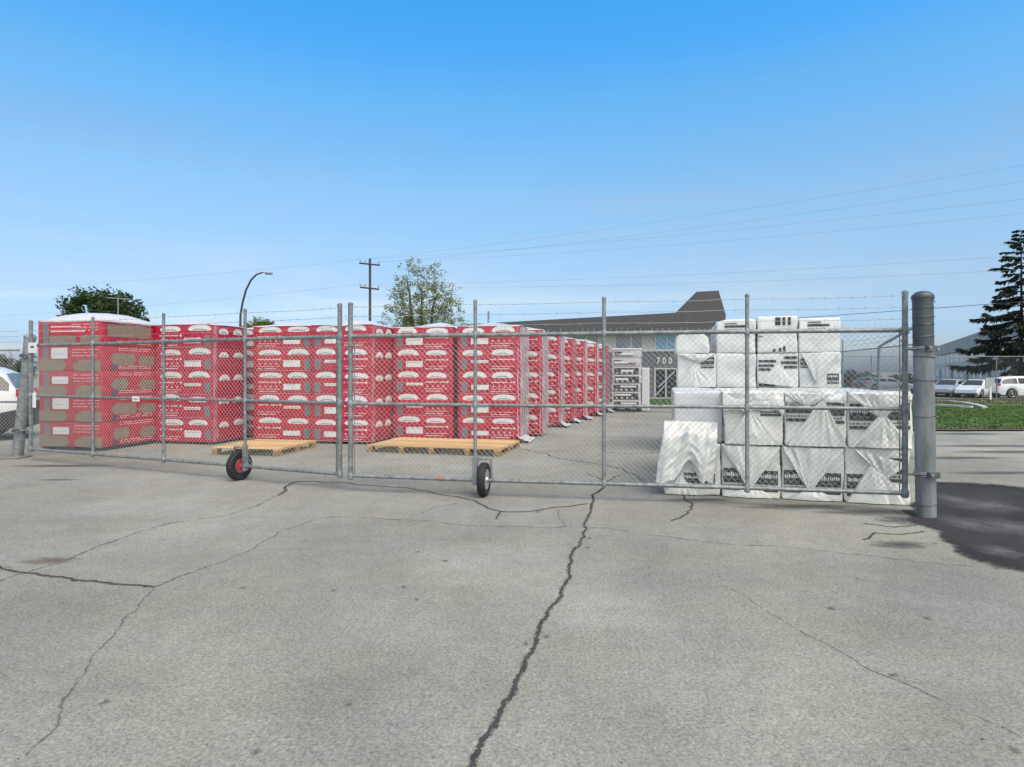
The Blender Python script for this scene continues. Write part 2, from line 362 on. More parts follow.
mr_ = nt_.nodes.new('ShaderNodeMapRange'); nt_.links.new(ad.outputs[0], mr_.inputs['Value']); mr_.inputs['From Min'].default_value = .80; mr_.inputs['From Max'].default_value = 1.20; nt_.links.new(mr_.outputs['Result'], b_.inputs['Alpha'])
def stain_shade(cx, cy, lx, ly, seed, m='stain_shade', z=.0045):
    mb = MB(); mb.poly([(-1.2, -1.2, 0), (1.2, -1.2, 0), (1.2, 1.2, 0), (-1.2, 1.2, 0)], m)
    o = setting(mb.build('stain_shade_sheet')); o.location = (cx, cy, z + seed * .00004); o.scale = (lx * 1.3, ly * 1.6, 1)
for px, py, lx, ly, sd in ((957, 458, 1.15, .17, 1), (1005, 473, 1.0, .14, 2), (1010, 452, 1.3, .2, 3), (985, 446, 1.6, .2, 4), (965, 434, 1.2, .28, 6), (60, 480, .35, .05, 8), (700, 500, .5, .10, 9), (800, 507, .8, .14, 10), (870, 512, .7, .16, 11), (905, 520, .35, .2, 12), (900, 545, .3, .12, 13), (640, 412, 2.2, .4, 14), (60, 466, .9, .12, 15)):  # sheets along the white pile's foot paint in its contact shadow
    stain_shade(*GP(px, py), lx, ly, sd)
for px, py, lx, ly, sd in ((985, 506, .5, .35, 41), (1012, 528, .34, .4, 42), (955, 500, .2, .3, 43), (1000, 552, .22, .2, 44), (968, 525, .25, .35, 45)): stain_shade(*GP(px, py), lx, ly, sd, 'dust', .0065)
M['drip'] = stain_mat('oil_drip', (.05, .05, .05), .6); M['tone'] = stain_mat('worn_tone', (.13, .128, .118), .08)
for k in range(26): Y_ = rnd.uniform(2.4, 7.5); stain_shade(rnd.uniform(-.8, .8) * Y_, Y_, rnd.uniform(.012, .04), rnd.uniform(.012, .035), 60 + k, 'drip')
for k, (px, py, lx, ly) in enumerate(((250, 560, 1.3, .35), (560, 640, .6, .25), (880, 640, .7, .3), (130, 520, 1.6, .25), (430, 540, 1.0, .2), (700, 580, 1.1, .25), (120, 690, .5, .25), (980, 700, .5, .3), (330, 700, .45, .3))): stain_shade(*GP(px, py), lx, ly, 90 + k, 'tone', .0035)
stain_shade(*GP(50, 561), .26, .10, 21, 'rust')

def crack(pts, w0, w1, m='crack', seed=0, z=.004):
    P = [Vector(GP(*p)) for p in pts]
    rr = random.Random(seed + 100)
    for it in range(5):
        Q = [P[0]]
        for a, b in zip(P, P[1:]):
            d = b - a; n = Vector((-d.y, d.x)); L = d.length
            if L > .018: Q.append((a + b) / 2 + n * rr.uniform(-.085, .085))
            Q.append(b)
        P = Q
    mb = MB(); vs = []
    for i, p in enumerate(P):
        d = (P[min(i + 1, len(P) - 1)] - P[max(i - 1, 0)]).normalized(); n = Vector((-d.y, d.x)); t = i / (len(P) - 1)
        w = (w0 + (w1 - w0) * t) * rr.uniform(.55, 1.35) * (1 if 0 < i < len(P) - 1 else .3)
        wa, wb = w * rr.uniform(.2, .75), w * rr.uniform(.2, .75)
        vs += [(p.x + n.x * wa, p.y + n.y * wa, gz(p.x, p.y) + z), (p.x - n.x * wb, p.y - n.y * wb, gz(p.x, p.y) + z)]
    mb.add(vs, [(2 * i, 2 * i + 1, 2 * i + 3, 2 * i + 2) for i in range(len(P) - 1)], m)
    setting(mb.build('pavement_crack'))
    if m == 'crack':
        mb = MB(); vs = []
        for i, p in enumerate(P[::2]):
            d = (P[min(2 * i + 1, len(P) - 1)] - P[max(2 * i - 1, 0)]).normalized(); n = Vector((-d.y, d.x)); wa, wb = rr.uniform(.3, 1.2) * (w0 + w1) * .5, rr.uniform(.3, 1.2) * (w0 + w1) * .5
            if i == 0 or 2 * i >= len(P) - 2: wa = wb = .002
            vs += [(p.x + n.x * wa, p.y + n.y * wa, gz(p.x, p.y) + z - .0015), (p.x - n.x * wb, p.y - n.y * wb, gz(p.x, p.y) + z - .0015)]
        mb.add(vs, [(2 * i, 2 * i + 1, 2 * i + 3, 2 * i + 2) for i in range(len(vs) // 2 - 1)], 'crack_edge'); setting(mb.build('crumbled_edge'))
c5 = lambda L: [(330 + x / 2.346, 440 + y / 2.346) for x, y in L]
c6 = lambda L: [(680 + x / 2.346, 440 + y / 2.346) for x, y in L]
c4 = lambda L: [(x / 2.344, 440 + y / 2.344) for x, y in L]
crack(c5([(603, 208), (585, 250), (562, 300), (545, 345), (520, 390), (487, 455), (475, 500), (445, 550), (430, 590), (400, 640), (370, 690), (345, 735), (312, 790)]), .017, .024, seed=1)
crack(c5([(640, 112), (614, 150), (606, 180), (603, 208)]), .03, .012, seed=2)
crack(c5([(0, 97), (60, 105), (180, 112), (270, 130), (340, 142), (400, 168), (470, 168), (530, 158), (605, 150)]), .016, .026, seed=3)
crack(c5([(400, 168), (392, 186)]), .02, .01, seed=31)
crack(c5([(445, 20), (540, 45), (690, 70), (740, 98)]), .022, .026, seed=4)
crack(c5([(600, 78), (640, 100), (680, 82)]), .012, .02, seed=5)
crack(c5([(0, 180), (150, 187), (250, 192), (400, 203), (520, 207), (560, 203), (650, 207), (720, 220), (868, 238)]) + c6([(150, 247), (300, 257), (450, 272), (600, 290), (690, 297)]), .013, .013, 'crack_thin', 6)
crack(c5([(180, 185), (240, 160), (300, 148)]), .012, .012, 'crack_thin', 7)
crack(c5([(830, 130), (850, 150), (835, 175), (800, 190)]), .024, .012, seed=8)
crack(c5([(535, 165), (545, 190), (552, 205)]), .01, .01, 'crack_thin', 9)
crack(c4([(-120, 258), (0, 298), (40, 310), (120, 320), (250, 335), (365, 345)]), .022, .02, seed=10)
crack(c4([(365, 345), (480, 300), (600, 250), (740, 185), (797, 180)]), .02, .013, 'crack_thin', seed=11)
crack(c4([(-60, 350), (0, 330), (70, 308), (150, 285), (260, 240), (400, 195), (470, 185), (540, 175), (620, 145), (652, 130)]), .018, .015, 'crack_thin', 12)
crack(c4([(652, 130), (668, 112), (700, 97), (740, 97), (797, 102)]), .03, .022, seed=13)
crack(c4([(365, 345), (320, 400), (270, 450), (235, 490), (200, 540), (165, 590), (140, 650), (60, 740)]), .011, .011, 'crack_thin', 14)
crack(c4([(0, 82), (80, 68), (140, 52)]), .014, .012, 'crack_thin', 15)
crack(c6([(110, 345), (200, 400), (300, 460), (400, 510), (470, 550), (560, 585), (650, 630), (800, 695)]), .007, .009, 'crack_thin', 16)
crack(c6([(430, 235), (455, 218), (520, 222), (575, 214)]), .02, .012, seed=17)
crack(c6([(430, 196), (500, 205), (560, 198)]), .02, .012, seed=18)
crack(c5([(60, 55), (150, 46), (235, 36)]), .014, .012, 'crack_thin', 19)
crack(c5([(640, 28), (700, 33), (770, 30)]), .03, .02, seed=20)
# small pebbles / scuffs lying on the asphalt
mb = MB()
for _ in range(1100):
    Y = rnd.uniform(1.8, 9); x = rnd.uniform(-.85, .85) * Y; r = rnd.uniform(.002, .006)
    mb.add([(x + r * rnd.uniform(.6, 1.2) * math.cos(t), Y + r * math.sin(t), .001) for t in (0, 1.57, 3.14, 4.71)] + [(x, Y, r * .9)],
           [(0, 1, 4), (1, 2, 4), (2, 3, 4), (3, 0, 4)], rnd.choice(['crack', 'lot', 'lot', 'stonegrey']))
setting(tag(mb.build('gravel'), 'loose grit scattered over the asphalt', 'gravel'), 'stuff')

# ------------------------------------------------------------------ chain link and barbed wire
def chain_link(mb, W, z0, z1, p, r, m, x0=0, y=0, spikes=0):
    h = p / 2; n = int(W / h); steps = int((z1 - z0) / h)
    vs, fs = [], []
    for i in range(n):
        o = len(vs)
        for k in range(steps + 1):
            right = (k + i) % 2
            x = x0 + (i + right) * h; z = z0 + k * h; yy = y + (r * 1.2 if right else -r * 1.2)
            for a in (0, 2.09, 4.19): vs.append((x + r * math.cos(a), yy + r * math.sin(a), z))
        for k in range(steps):
            for a in range(3):
                a2 = (a + 1) % 3; fs.append((o + k * 3 + a, o + k * 3 + a2, o + (k + 1) * 3 + a2, o + (k + 1) * 3 + a))
        if spikes:
            x = x0 + (i + ((steps + i) % 2)) * h
            if (steps + i) % 2: mb.tube([(x, y, z0 + steps * h), (x + rnd.uniform(-.012, .012), y + rnd.uniform(-.01, .01), z1 + spikes * rnd.uniform(.6, 1.1))], r, m, 3, False)
    mb.add(vs, fs, m)
def barbed(mb, a, b, m, r=.0026, sag=.01, gap=.13, n=14):
    a, b = Vector(a), Vector(b); L = (b - a).length
    pts = [a.lerp(b, i / n) + Vector((0, 0, -sag * 4 * (i / n) * (1 - i / n) + rnd.uniform(-.004, .004))) for i in range(n + 1)]
    mb.tube(pts, r, m, 4)
    d = (b - a).normalized(); k = int(L / gap)
    for i in range(1, k):
        t = i / k; p = a.lerp(b, t) + Vector((0, 0, -sag * 4 * t * (1 - t)))
        for q in range(2):
            v = Vector((rnd.uniform(-.3, .3), rnd.uniform(-1, 1), rnd.uniform(-1, 1))).normalized() * .018
            mb.tube([p - v, p + v], .0016, m, 3, False)

def gate_leaf(label, a, b, wheel_t, rimmat, drop=0, tags=()):
    a, b = Vector(a), Vector(b); L = (b - a).length; rz = math.atan2(b.y - a.y, b.x - a.x)
    g = thing('gate_leaf', label, 'gate', (a.x, a.y, 0), rz, 'chain link gate leaves closing the yard')
    zb, zm, zt, top = .205, 1.14, 2.015, 2.43
    for nm, z, r in (('bottom_rail', zb, .024), ('middle_rail', zm, .022), ('top_rail', zt, .027)):
        q = MB(); q.tube([(.10 if rimmat == 'rim' else .02, 0, z), (L * .3, 0, z - .004), (L * .7, 0, z + .003), (L - .02, 0, z)], r, 'galv', 10); q.build(nm, g, True)
    for t in ((0, .25, .5, .75, 1) if rimmat != 'rim' else (0, .262, .502, .749, 1)):
        q = MB(); r = .031 if t in (0, 1) else .023; x = L * t + (.075 if rimmat == 'rim' and t == 0 else 0)
        q.tube([(x, 0, zb - .05), (x, 0, top)], r, 'galv', 12)
        q.lathe([(r + .004, top - .01), (r + .004, top + .012), (.01, top + .03)], (x, 0, 0), 'galv', 12)
        for z in (zb, zm, zt): q.lathe([(r + .006, z - .04), (r + .010, z - .03), (r + .010, z + .03), (r + .006, z + .04)], (x, 0, 0), 'galv_dark', 12)
        if t in (0, 1):                                    # tension bar and its bands
            sx = .055 if t == 0 else -.055
            q.box(x + sx - .004, x + sx + .004, -.008, .008, zb, zt, 'galv')
            for k in range(6):
                z = zb + .12 + k * (zt - zb - .24) / 5; q.box(x + min(0, sx), x + max(0, sx), -r - .004, -r + .004, z - .012, z + .012, 'galv')
        q.build('upright', g, True)
    q = MB(); chain_link(q, L - .17, zb - .02, zt - .005, .068, .0028, 'wire', .12 if rimmat == 'rim' else .05, 0.03, .075); q.build('chain_link_mesh', g)
    for z in (2.14, 2.27, 2.395):
        q = MB(); barbed(q, (0, -.02, z), (L * .25, -.02, z + rnd.uniform(-.01, .01)), 'wire')
        barbed(q, (L * .25, -.02, z), (L * .5, -.02, z), 'wire'); barbed(q, (L * .5, -.02, z), (L * .75, -.02, z), 'wire'); barbed(q, (L * .75, -.02, z), (L, -.02, z), 'wire')
        q.build('barbed_wire', g)
    # the castor wheel, rolling across the leaf
    x = L * wheel_t; s = 1 if wheel_t < .5 else -1; cx = x + s * .11
    q = MB()
    q.tube([(x, 0, .47), (x + s * .205, 0, .47), (x + s * .205, 0, .20)], .016, 'galv', 8)
    q.box(x - .03, x + .03, -.03, .03, .14, .5, 'galv'); q.tube([(x, 0, .21), (x + s * .23, 0, .21)], .012, 'clamp', 8)
    w = q.build('wheel', g, True, bev=.004)
    q = MB(); Rr, hw = .21, .052; hb = .49 if rimmat == 'rim_red' else .60
    prof = [(Rr * hb, -hw * .75), (Rr * .8, -hw), (Rr * .93, -hw * .92), (Rr * .985, -hw * .66), (Rr, -hw * .3), (Rr, hw * .3), (Rr * .985, hw * .66), (Rr * .93, hw * .92), (Rr * .8, hw), (Rr * hb, hw * .75)]
    q.lathe(prof, (cx, 0, Rr), 'black', 36, 'x', False); q.build('tyre', w, True)
    q = MB()
    for e in (-1, 1):
        q.lathe([(Rr * (hb + .01), e * hw * .74), (Rr * (hb - .03), e * hw * .86), (Rr * (hb - .08), e * hw * .8), (Rr * (hb - .15), e * hw * .6), (Rr * .2, e * hw * .62), (Rr * .16, e * hw * 1.05), (Rr * .06, e * hw * 1.1)], (cx, 0, Rr), rimmat, 24, 'x')
    q.build('rim', w, True)
    return g, L
gl, Ll = gate_leaf('left chain link gate leaf with a red hubbed wheel, in front of the red stacks', (-8.42, 11.2), (-2.27, 8.44), .75, 'rim_red')
gr, Lr = gate_leaf('right chain link gate leaf with a silver hubbed wheel, hinged on the thick grey post', (-2.17, 8.32), (4.36, 7.1), .262, 'rim')
# little notices wired to the left leaf
q = MB(); q.box(.03, .26, -.06, -.052, 1.88, 2.06, 'signwhite'); q.box(.1, .2, -.0625, -.0602, 1.97, 2.0, 'ink'); q.build('notice_plate', gl)
q = MB(); q.box(.13, .21, -.05, -.03, .93, 1.19, 'signwhite'); q.build('lock_box', gl, bev=.006)
q = MB(); q.box(2.72, 2.88, -.05, -.042, 1.09, 1.17, 'signwhite'); q.box(2.75, 2.85, -.0525, -.0502, 1.12, 1.135, 'inkgrey'); q.build('notice_plate', gl)
q = MB(); q.tube([(1.27, 0, .202), (1.33, 0, .202)], .029, 'orange', 10); q.build('tape', gr)

# gate posts
def gate_post(label, base, r, h, lean=0, bands=(), clamps=(), m='pole', topm='pole_top', split=1.83, tow=0):
    g = thing('gate_post', label, 'post', (base[0], base[1], 0)); g.rotation_euler = (0, lean, 0)
    q = MB(); q.lathe([(r, -.05), (r, split)], (0, 0, 0), m, 36); q.build('shaft', g, True)
    q = MB(); q.lathe([(r + .002, split), (r + .002, h - .07)], (0, 0, 0), topm, 36); q.build('upper_shaft', g, True)
    q = MB(); q.lathe([(r + .006, h - .07), (r + .012, h - .06), (r + .010, h - .03), (r * .9, h - .008), (r * .6, h + .012), (r * .2, h + .02)], (0, 0, 0), topm, 36); q.build('cap', g, True)
    for z in bands:
        q = MB(); tl = rnd.uniform(-.012, .012)
        q.tube([((r + .006) * math.cos(t * .2618), (r + .006) * math.sin(t * .2618), z + tl * math.cos(t * .2618)) for t in range(25)], .0045, 'clamp', 5)
        a = rnd.uniform(-.9, .5); b1, b2 = r + rnd.uniform(.015, .03), rnd.uniform(-.05, .03)
        q.tube([(r * math.cos(a), r * math.sin(a), z), (b1 * math.cos(a), b1 * math.sin(a), z + b2 * .3), (b1 * 1.04 * math.cos(a), b1 * math.sin(a), z + b2)], .0035, 'clamp', 4); q.build('wire_tie', g)
    for z in clamps:
        q = MB(); q.lathe([(r + .004, z - .025), (r + .014, z - .022), (r + .014, z + .022), (r + .004, z + .025)], (0, 0, 0), 'galv_dark', 28)
        q.tube([(tow * (r + .1), -.02, z), (-tow * .02, -r - .02, z)], .014, 'clamp', 8)
        q.box(-.05, .055, -r - .05, -r - .008, z - .03, z + .03, 'clamp'); q.tube([(.06, -r - .06, z - .01), (.06, -r - .015, z - .01)], .016, 'galv', 8)
        q.tube([(-.03, -r - .075, z + .01), (-.03, -r - .015, z + .01)], .018, 'galv', 8); q.tube([(r * .6, -r * .8, z), (r + .03, -r * .3, z)], .018, 'clamp', 6)
        q.build('hinge_clamp', g, True)
    return g
gate_post('thick grey steel gate post with dark domed cap at the right end', (4.445, 6.87), .097, 2.40, R(-.9), (2.32, 2.24, 2.14, 2.06, 1.93, 1.71, 1.46, 1.08, .14), (1.80, .46), tow=-1)
gp2 = gate_post('slim leaning grey gate post beside the white car at the left end', (-8.98, 11.62), .088, 2.24, R(6.0), (1.5,), (.5, 1.85), m='galv', topm='galv_dark', split=2.0, tow=1)
q = MB(); q.box(-.19, .2, -.2, .17, 0, .03, 'lot'); o = q.build('concrete_pad', bev=.015, loc=(-8.98, 11.55, 0)); o.parent = gp2; o.location = (0, -.06, 0); o.rotation_euler = (0, -R(6.0), 0)

# ------------------------------------------------------------------ fences
def fence(label, a, b, posts, z_top, p, r, wiremat, rails, arms=(), strands=(), pr=.03, name='chain_link_fence', postm='galv_dark', ext=0):
    a, b = Vector(a), Vector(b); L = (b - a).length; z0 = min(gz(*a), gz(*b))
    g = thing(name, label, 'fence', (a.x, a.y, 0), math.atan2(b.y - a.y, b.x - a.x))
    def G(t): return gz(*(a.lerp(b, t)))
    for t in posts:
        q = MB(); x = L * t; q.tube([(x, 0, G(t) - .05), (x, 0, z_top + .04 + ext)], pr, postm, 8); q.build('post', g, True)
    for z in rails:
        q = MB(); q.tube([(0, 0, z), (L, 0, z)], .022, postm, 6); q.build('rail', g, True)
    q = MB(); chain_link(q, L, z0 + .04, z_top, p, r, wiremat, 0, -.035); q.build('chain_link_mesh', g)
    for z in strands:
        q = MB(); barbed(q, (0, 0, z), (L, 0, z), wiremat, .003, .02, .2, 20); q.build('barbed_wire', g)
    return g
fence('chain link fence in front of the white sport utility car at the left edge', (-14.2, 11.9), (-9.05, 11.75), (.02, .5), 1.95, .068, .0021, 'wire', (1.95, 1.0), strands=(2.3, 2.2, 2.1))
sf = fence('tall chain link side fence with one bent post, ending behind the thick gate post', (14.4, 31), (12.05, 19.0), (0, .42, .99), 2.38, .09, .0024, 'wire_far', (2.38,), strands=(2.6, 2.75), ext=.45)
q = MB(); Ls = math.hypot(14.4 - 12.05, 12.0); t = .745; q.tube([(Ls * t - .3, 0, 0), (Ls * t - .05, 0, 1.4), (Ls * t, 0, 2.42), (Ls * t + .55, .62, 2.9), (Ls * t + .8, .95, 3.12)], .052, 'galv_dark', 8); o = q.build('post', sf, True); o['label'] = 'bent leaning post with an angled arm'
rf = fence('long low chain link fence along the far edge of the lawn, before the parked cars', (14.6, 33.4), (44, 33.4), [i / 9 + .03 for i in range(9)], 2.36, .1, .0022, 'wire_far', (2.36,), postm='wire_far')
# a thin post seen above the stacks
q = MB(); q.tube([(0, 0, 0), (0, 0, 3.7)], .035, 'galv_dark', 8); q.lathe([(.04, 3.69), (.04, 3.72), (.012, 3.74)], (0, 0, 0), 'galv_dark', 8)
tag(q.build('steel_post', smooth=True, loc=(PX(488.5, 23), 23, 0)), 'thin grey steel post rising just behind the front red stacks', 'post')

# ------------------------------------------------------------------ red stacks
W0, D0, LH = 1.41, 1.15, .504
def arch_pill(q, x0, x1, z0, z1, y, m, face, arch=.25):
    n = 14; top, bot = [], []
    for i in range(n + 1):
        t = i / n; e = math.sqrt(max(0, 1 - abs(2 * t - 1) ** 3.2)); c = (z1 - z0)
        mid = (z0 + z1) / 2 + arch * c * (1 - (2 * t - 1) ** 2) - arch * c * .5
        x = x0 + (x1 - x0) * t; top.append((x, mid + c * .5 * e)); bot.append((x, mid - c * .5 * e * .8))
    for i in range(n): put(q, [bot[i], bot[i + 1], top[i + 1], top[i]], y, m, face)
def put(q, pts, off, m, face):                       # a flat printed shape a few mm proud of the front ('f') or right side ('r')
    if face == 'f': P = [(x, -off, z) for x, z in pts]
    elif face == 'r': P = [(off, x, z) for x, z in pts]
    q.poly(P, m)
def rect(q, x0, x1, z0, z1, off, m, face): put(q, [(x0, z0), (x1, z0), (x1, z1), (x0, z1)], off, m, face)
def textline(q, x0, x1, z, h, off, m, face, rr, dash=.022):
    x = x0
    while x < x1:
        w = rr.uniform(.5, 1.8) * dash
        if rr.random() < .86: rect(q, x, min(x + w, x1), z + rr.uniform(0, h * .15), z + h * rr.uniform(.75, 1), off, m, face)
        x += w + dash * .28
def brand(rr, w, face, off=.004):
    q = MB(); h = rr.uniform(.125, .15)
    arch_pill(q, 0, w, 0, h, off, 'label', face, rr.choice([.2, .32, .1]))
    n = 9; y = h * .22
    for i in range(n):
        t = (i + .5) / n; zz = y + .2 * h * (1 - (2 * t - 1) ** 2)
        rect(q, w * (.2 + .6 * i / n), w * (.2 + .6 * (i + .72) / n), zz - h * .07, zz + h * rr.uniform(.07, .13), off + .002, 'inkgrey', face)
    return q
def place(o, parent, loc): o.parent = parent; o.location = loc; return o
def copyo(o, parent, loc):
    c = o.copy(); COL.objects.link(c); c.parent = parent; c.location = loc; return c

def red_stack(label, corner, rz, w=W0, d=D0, h=LH, seed=0, mirror=False, cap=.12, rightwrap=None, redm='red', base=.05, capshift=.5, corner_film=False):
    rr = random.Random(seed)
    ux, uy = math.cos(rz), math.sin(rz)
    g = thing('insulation_stack', label, 'pallet stack', (corner[0] - w * ux, corner[1] - w * uy, 0), rz, 'red wrapped insulation stacks in the yard')
    q = MB()
    for x in (.06, w / 2 - .06, w - .18): q.box(x, x + .12, .02, d - .02, 0, base, 'gap')
    q.build('skid', g)
    q = MB(); soft_box(q, w, d, h - .003, .016, .12, redm, .0024, 2.6, seed); me = q.build('pack', None, 'all')
    first = True
    fx = (lambda a, wd: w - a - wd) if mirror else (lambda a, wd: a)
    for k in range(5):
        jx, jy = rr.uniform(-.007, .007), rr.uniform(-.007, .007); z = base + k * h
        p = me if k == 0 else copyo(me, g, (0, 0, 0)); place(p, g, (jx, jy, z))
        def lab(q, loc): place(q.build('brand_label'), p, loc)
        zt = h - .165
        lab(brand(rr, w * rr.uniform(.33, .40), 'f'), (fx(w * .075, w * .36), 0, zt + rr.uniform(-.01, .01))); lab(brand(rr, w * rr.uniform(.33, .40), 'f'), (fx(w * .55, w * .36), 0, zt + rr.uniform(-.012, .012)))
        if not rightwrap:
            lab(brand(rr, d * rr.uniform(.28, .35), 'r'), (w, d * .13, zt - .06)); lab(brand(rr, d * rr.uniform(.28, .35), 'r'), (w, d * .57, zt - .06 + rr.uniform(-.02, .02)))
        q = MB(); a = fx(w * .06, w * .10); rect(q, a, a + w * .10, .05, .27, .004, 'labeldim', 'f'); q.build('grey_strip', p)
        kind = rr.random()
        q = MB(); a = fx(w * .22, w * .28)
        if kind < .62: rect(q, a, a + w * .28, .10, .10 + rr.uniform(.09, .16), .0045, 'label', 'f')
        else: rect(q, a, a + w * .28, .19, .25, .0045, 'label', 'f')
        textline(q, a + .03, a + w * .25, .205 if kind < .62 else .21, .012, .0065, 'inkgrey', 'f', rr, .03)
        q.build('info_label', p)
        q = MB(); a = fx(w * .54, w * .38)
        textline(q, a, a + w * .33, .25, .03, .004, 'label', 'f', rr, .03); rect(q, a + w * .345, a + w * .38, .245, .285, .004, 'label', 'f')
        if rr.random() < .6:
            for i in range(4): rect(q, a + w * .09 * i + .03, a + w * .09 * i + .065, .15, .19, .004, 'textpink', 'f')
        textline(q, a, a + w * .36, .10, .024, .004, 'textpink', 'f', rr, .022); textline(q, a, a + w * .30, .05, .022, .004, 'label', 'f', rr, .02)
        if rr.random() < .7: rect(q, w * .05, w * .95, .012, .02, .004, 'textpink', 'f')
        q.build('printed_text', p)
    H = base + 5 * h
    # sheet over the top: a low mound of slack film
    q = MB(); n = 10; vs = []
    for j in range(n + 1):
        for i in range(n + 1):
            u, v = i / n, j / n; e = max(0, 1 - abs(2 * u - 1) ** 2.2) * max(0, 1 - abs(2 * v - 1) ** 2.4)
            s = math.exp(-((u - capshift) / .42) ** 2)
            vs.append((-.006 + (w + .012) * u, -.006 + (d + .012) * v, H + .004 + cap * e * s + .015 * e * nz((u * 4, v * 4, seed), 1.5)))
    fs = [(j * (n + 1) + i, j * (n + 1) + i + 1, (j + 1) * (n + 1) + i + 1, (j + 1) * (n + 1) + i) for j in range(n) for i in range(n)]
    q.add(vs, fs, 'cap')
    ring = [i for i in range(n + 1)] + [j * (n + 1) + n for j in range(1, n + 1)] + [n * (n + 1) + i for i in range(n - 1, -1, -1)] + [j * (n + 1) for j in range(n - 1, 0, -1)]
    low = []
    for i in ring:
        x, y, z = vs[i]; low.append((x + (.01 if x > w / 2 else -.01) * (x < 0 or x > w), y - .008 * (y < 0) + .008 * (y > d), H - .006 - .05 * max(0, nz((x * 2.2, y * 2.2, seed), 1))))
    m0 = len(ring); sk = [vs[i] for i in ring] + low
    q.add(sk, [(i, i + m0, (i + 1) % m0 + m0, (i + 1) % m0) for i in range(m0)], 'cap')
    q.build('top_sheet', g, 'all')
    if corner_film:
        q = MB(); vs = []; n2 = 40
        for j in range(n2 + 1):
            z = .06 + (H - .07) * j / n2
            vs += [(w - .012 * abs(nz((0, z * 4, seed), 1)), -.014, z), (w + .014, -.004, z), (w + .010 + .006 * nz((1, z * 5, seed), 1), .10 + .07 * nz((2, z * 2.2, seed), 1), z)]
        q.add(vs, [f for j in range(n2) for f in ((3 * j, 3 * j + 1, 3 * j + 4, 3 * j + 3), (3 * j + 1, 3 * j + 2, 3 * j + 5, 3 * j + 4))], 'wrappink'); q.build('corner_wrap', g, 'all')
    if rightwrap:
        q = MB(); n1, n2 = 12, 26; vs = []
        for j in range(n2 + 1):
            for i in range(n1 + 1):
                u, v = i / n1, j / n2; z = .03 + (H - .05) * v
                yy = -.05 + (d + .04) * u if u > .04 else .02
                vs.append((w + .016 + .016 * nz((u * 3, v * 9, seed), 1.7) + .02 * (1 - v) ** 6 * abs(nz((u * 6, 2, seed), 1)), -.02 + (d + .02) * u, z))
            vs[-(n1 + 1)] = (w - .05 + .02 * nz((1, v * 8, seed), 1.5), -.018, z)
        q.add(vs, [(j * (n1 + 1) + i, j * (n1 + 1) + i + 1, (j + 1) * (n1 + 1) + i + 1, (j + 1) * (n1 + 1) + i) for j in range(n2) for i in range(n1)], rightwrap)
        q.build('side_wrap', g, 'all')
        if rr.random() < .75:                                  # torn film trailing on the ground
            q = MB(); vs = []
            for j in range(7):
                for i in range(9):
                    u, v = i / 8, j / 6
                    vs.append((w - .06 + (.28 + .1 * nz((u * 3, 0, seed), 2)) * v, -.1 + d * .75 * u, .16 * (1 - v) ** 2 + .035 + .04 * nz((u * 5, v * 4, seed), 1.6) * (v > 0)))
            q.add(vs, [(j * 9 + i, j * 9 + i + 1, (j + 1) * 9 + i + 1, (j + 1) * 9 + i) for j in range(6) for i in range(8)], 'cap'); q.build('loose_film', g, 'all')
    return g
A17 = R(-10.5)
red_stack('red stack behind the middle of the left gate leaf, with two printed faces in view', (-6.33, 13.6), A17, seed=2, mirror=True, cap=.13, w=1.43, corner_film=True)
red_stack('shaded red stack glimpsed in the gap behind the two stacks left of the small pallet', (-5.32, 15.0), A17, seed=12, cap=.1)
red_stack('red stack directly behind the small empty wooden pallet', (-4.33, 14.0), A17, seed=3, mirror=True, cap=.12, redm='red2', w=1.46)
red_stack('red stack behind the gap where the two gate leaves meet', (-2.97, 13.62), A17, seed=4, cap=.16, capshift=.75, d=1.25, corner_film=True)
red_stack('red stack behind the left half of the wide empty pallet', (PX(453, 14.4), 14.4), A17, seed=5, cap=.17, capshift=.85, w=1.42)
red_stack('red stack at the right end of the front row, behind the silver hubbed wheel', (PX(520, 14.0), 14.0), A17, seed=6, cap=.10, rightwrap='wrapgrey')
for i, (px, Y, wr, lb) in enumerate(((542, 15.35, 'wrapgrey', 'first red stack behind the right end of the front row'), (560.5, 17.9, 'wrapgrey', 'red stack second back in the row receding to the building, trailing film'),
        (573.5, 19.4, 'wrappink', 'narrow sliver of a red stack third back in the receding row'), (585, 20.7, 'wrapgrey', 'red stack fourth back in the receding row'),
        (597, 22.4, 'wrapgrey', 'red stack fifth back in the receding row, with a peaked white top'), (608, 24.4, 'wrappink', 'farthest red stack of the receding row, next to the black and silver stack'))):
    red_stack(lb, (PX(px, Y), Y), A17, seed=20 + i, cap=.1 + .06 * (i in (1, 4)), rightwrap=wr, d=1.1, capshift=.7)

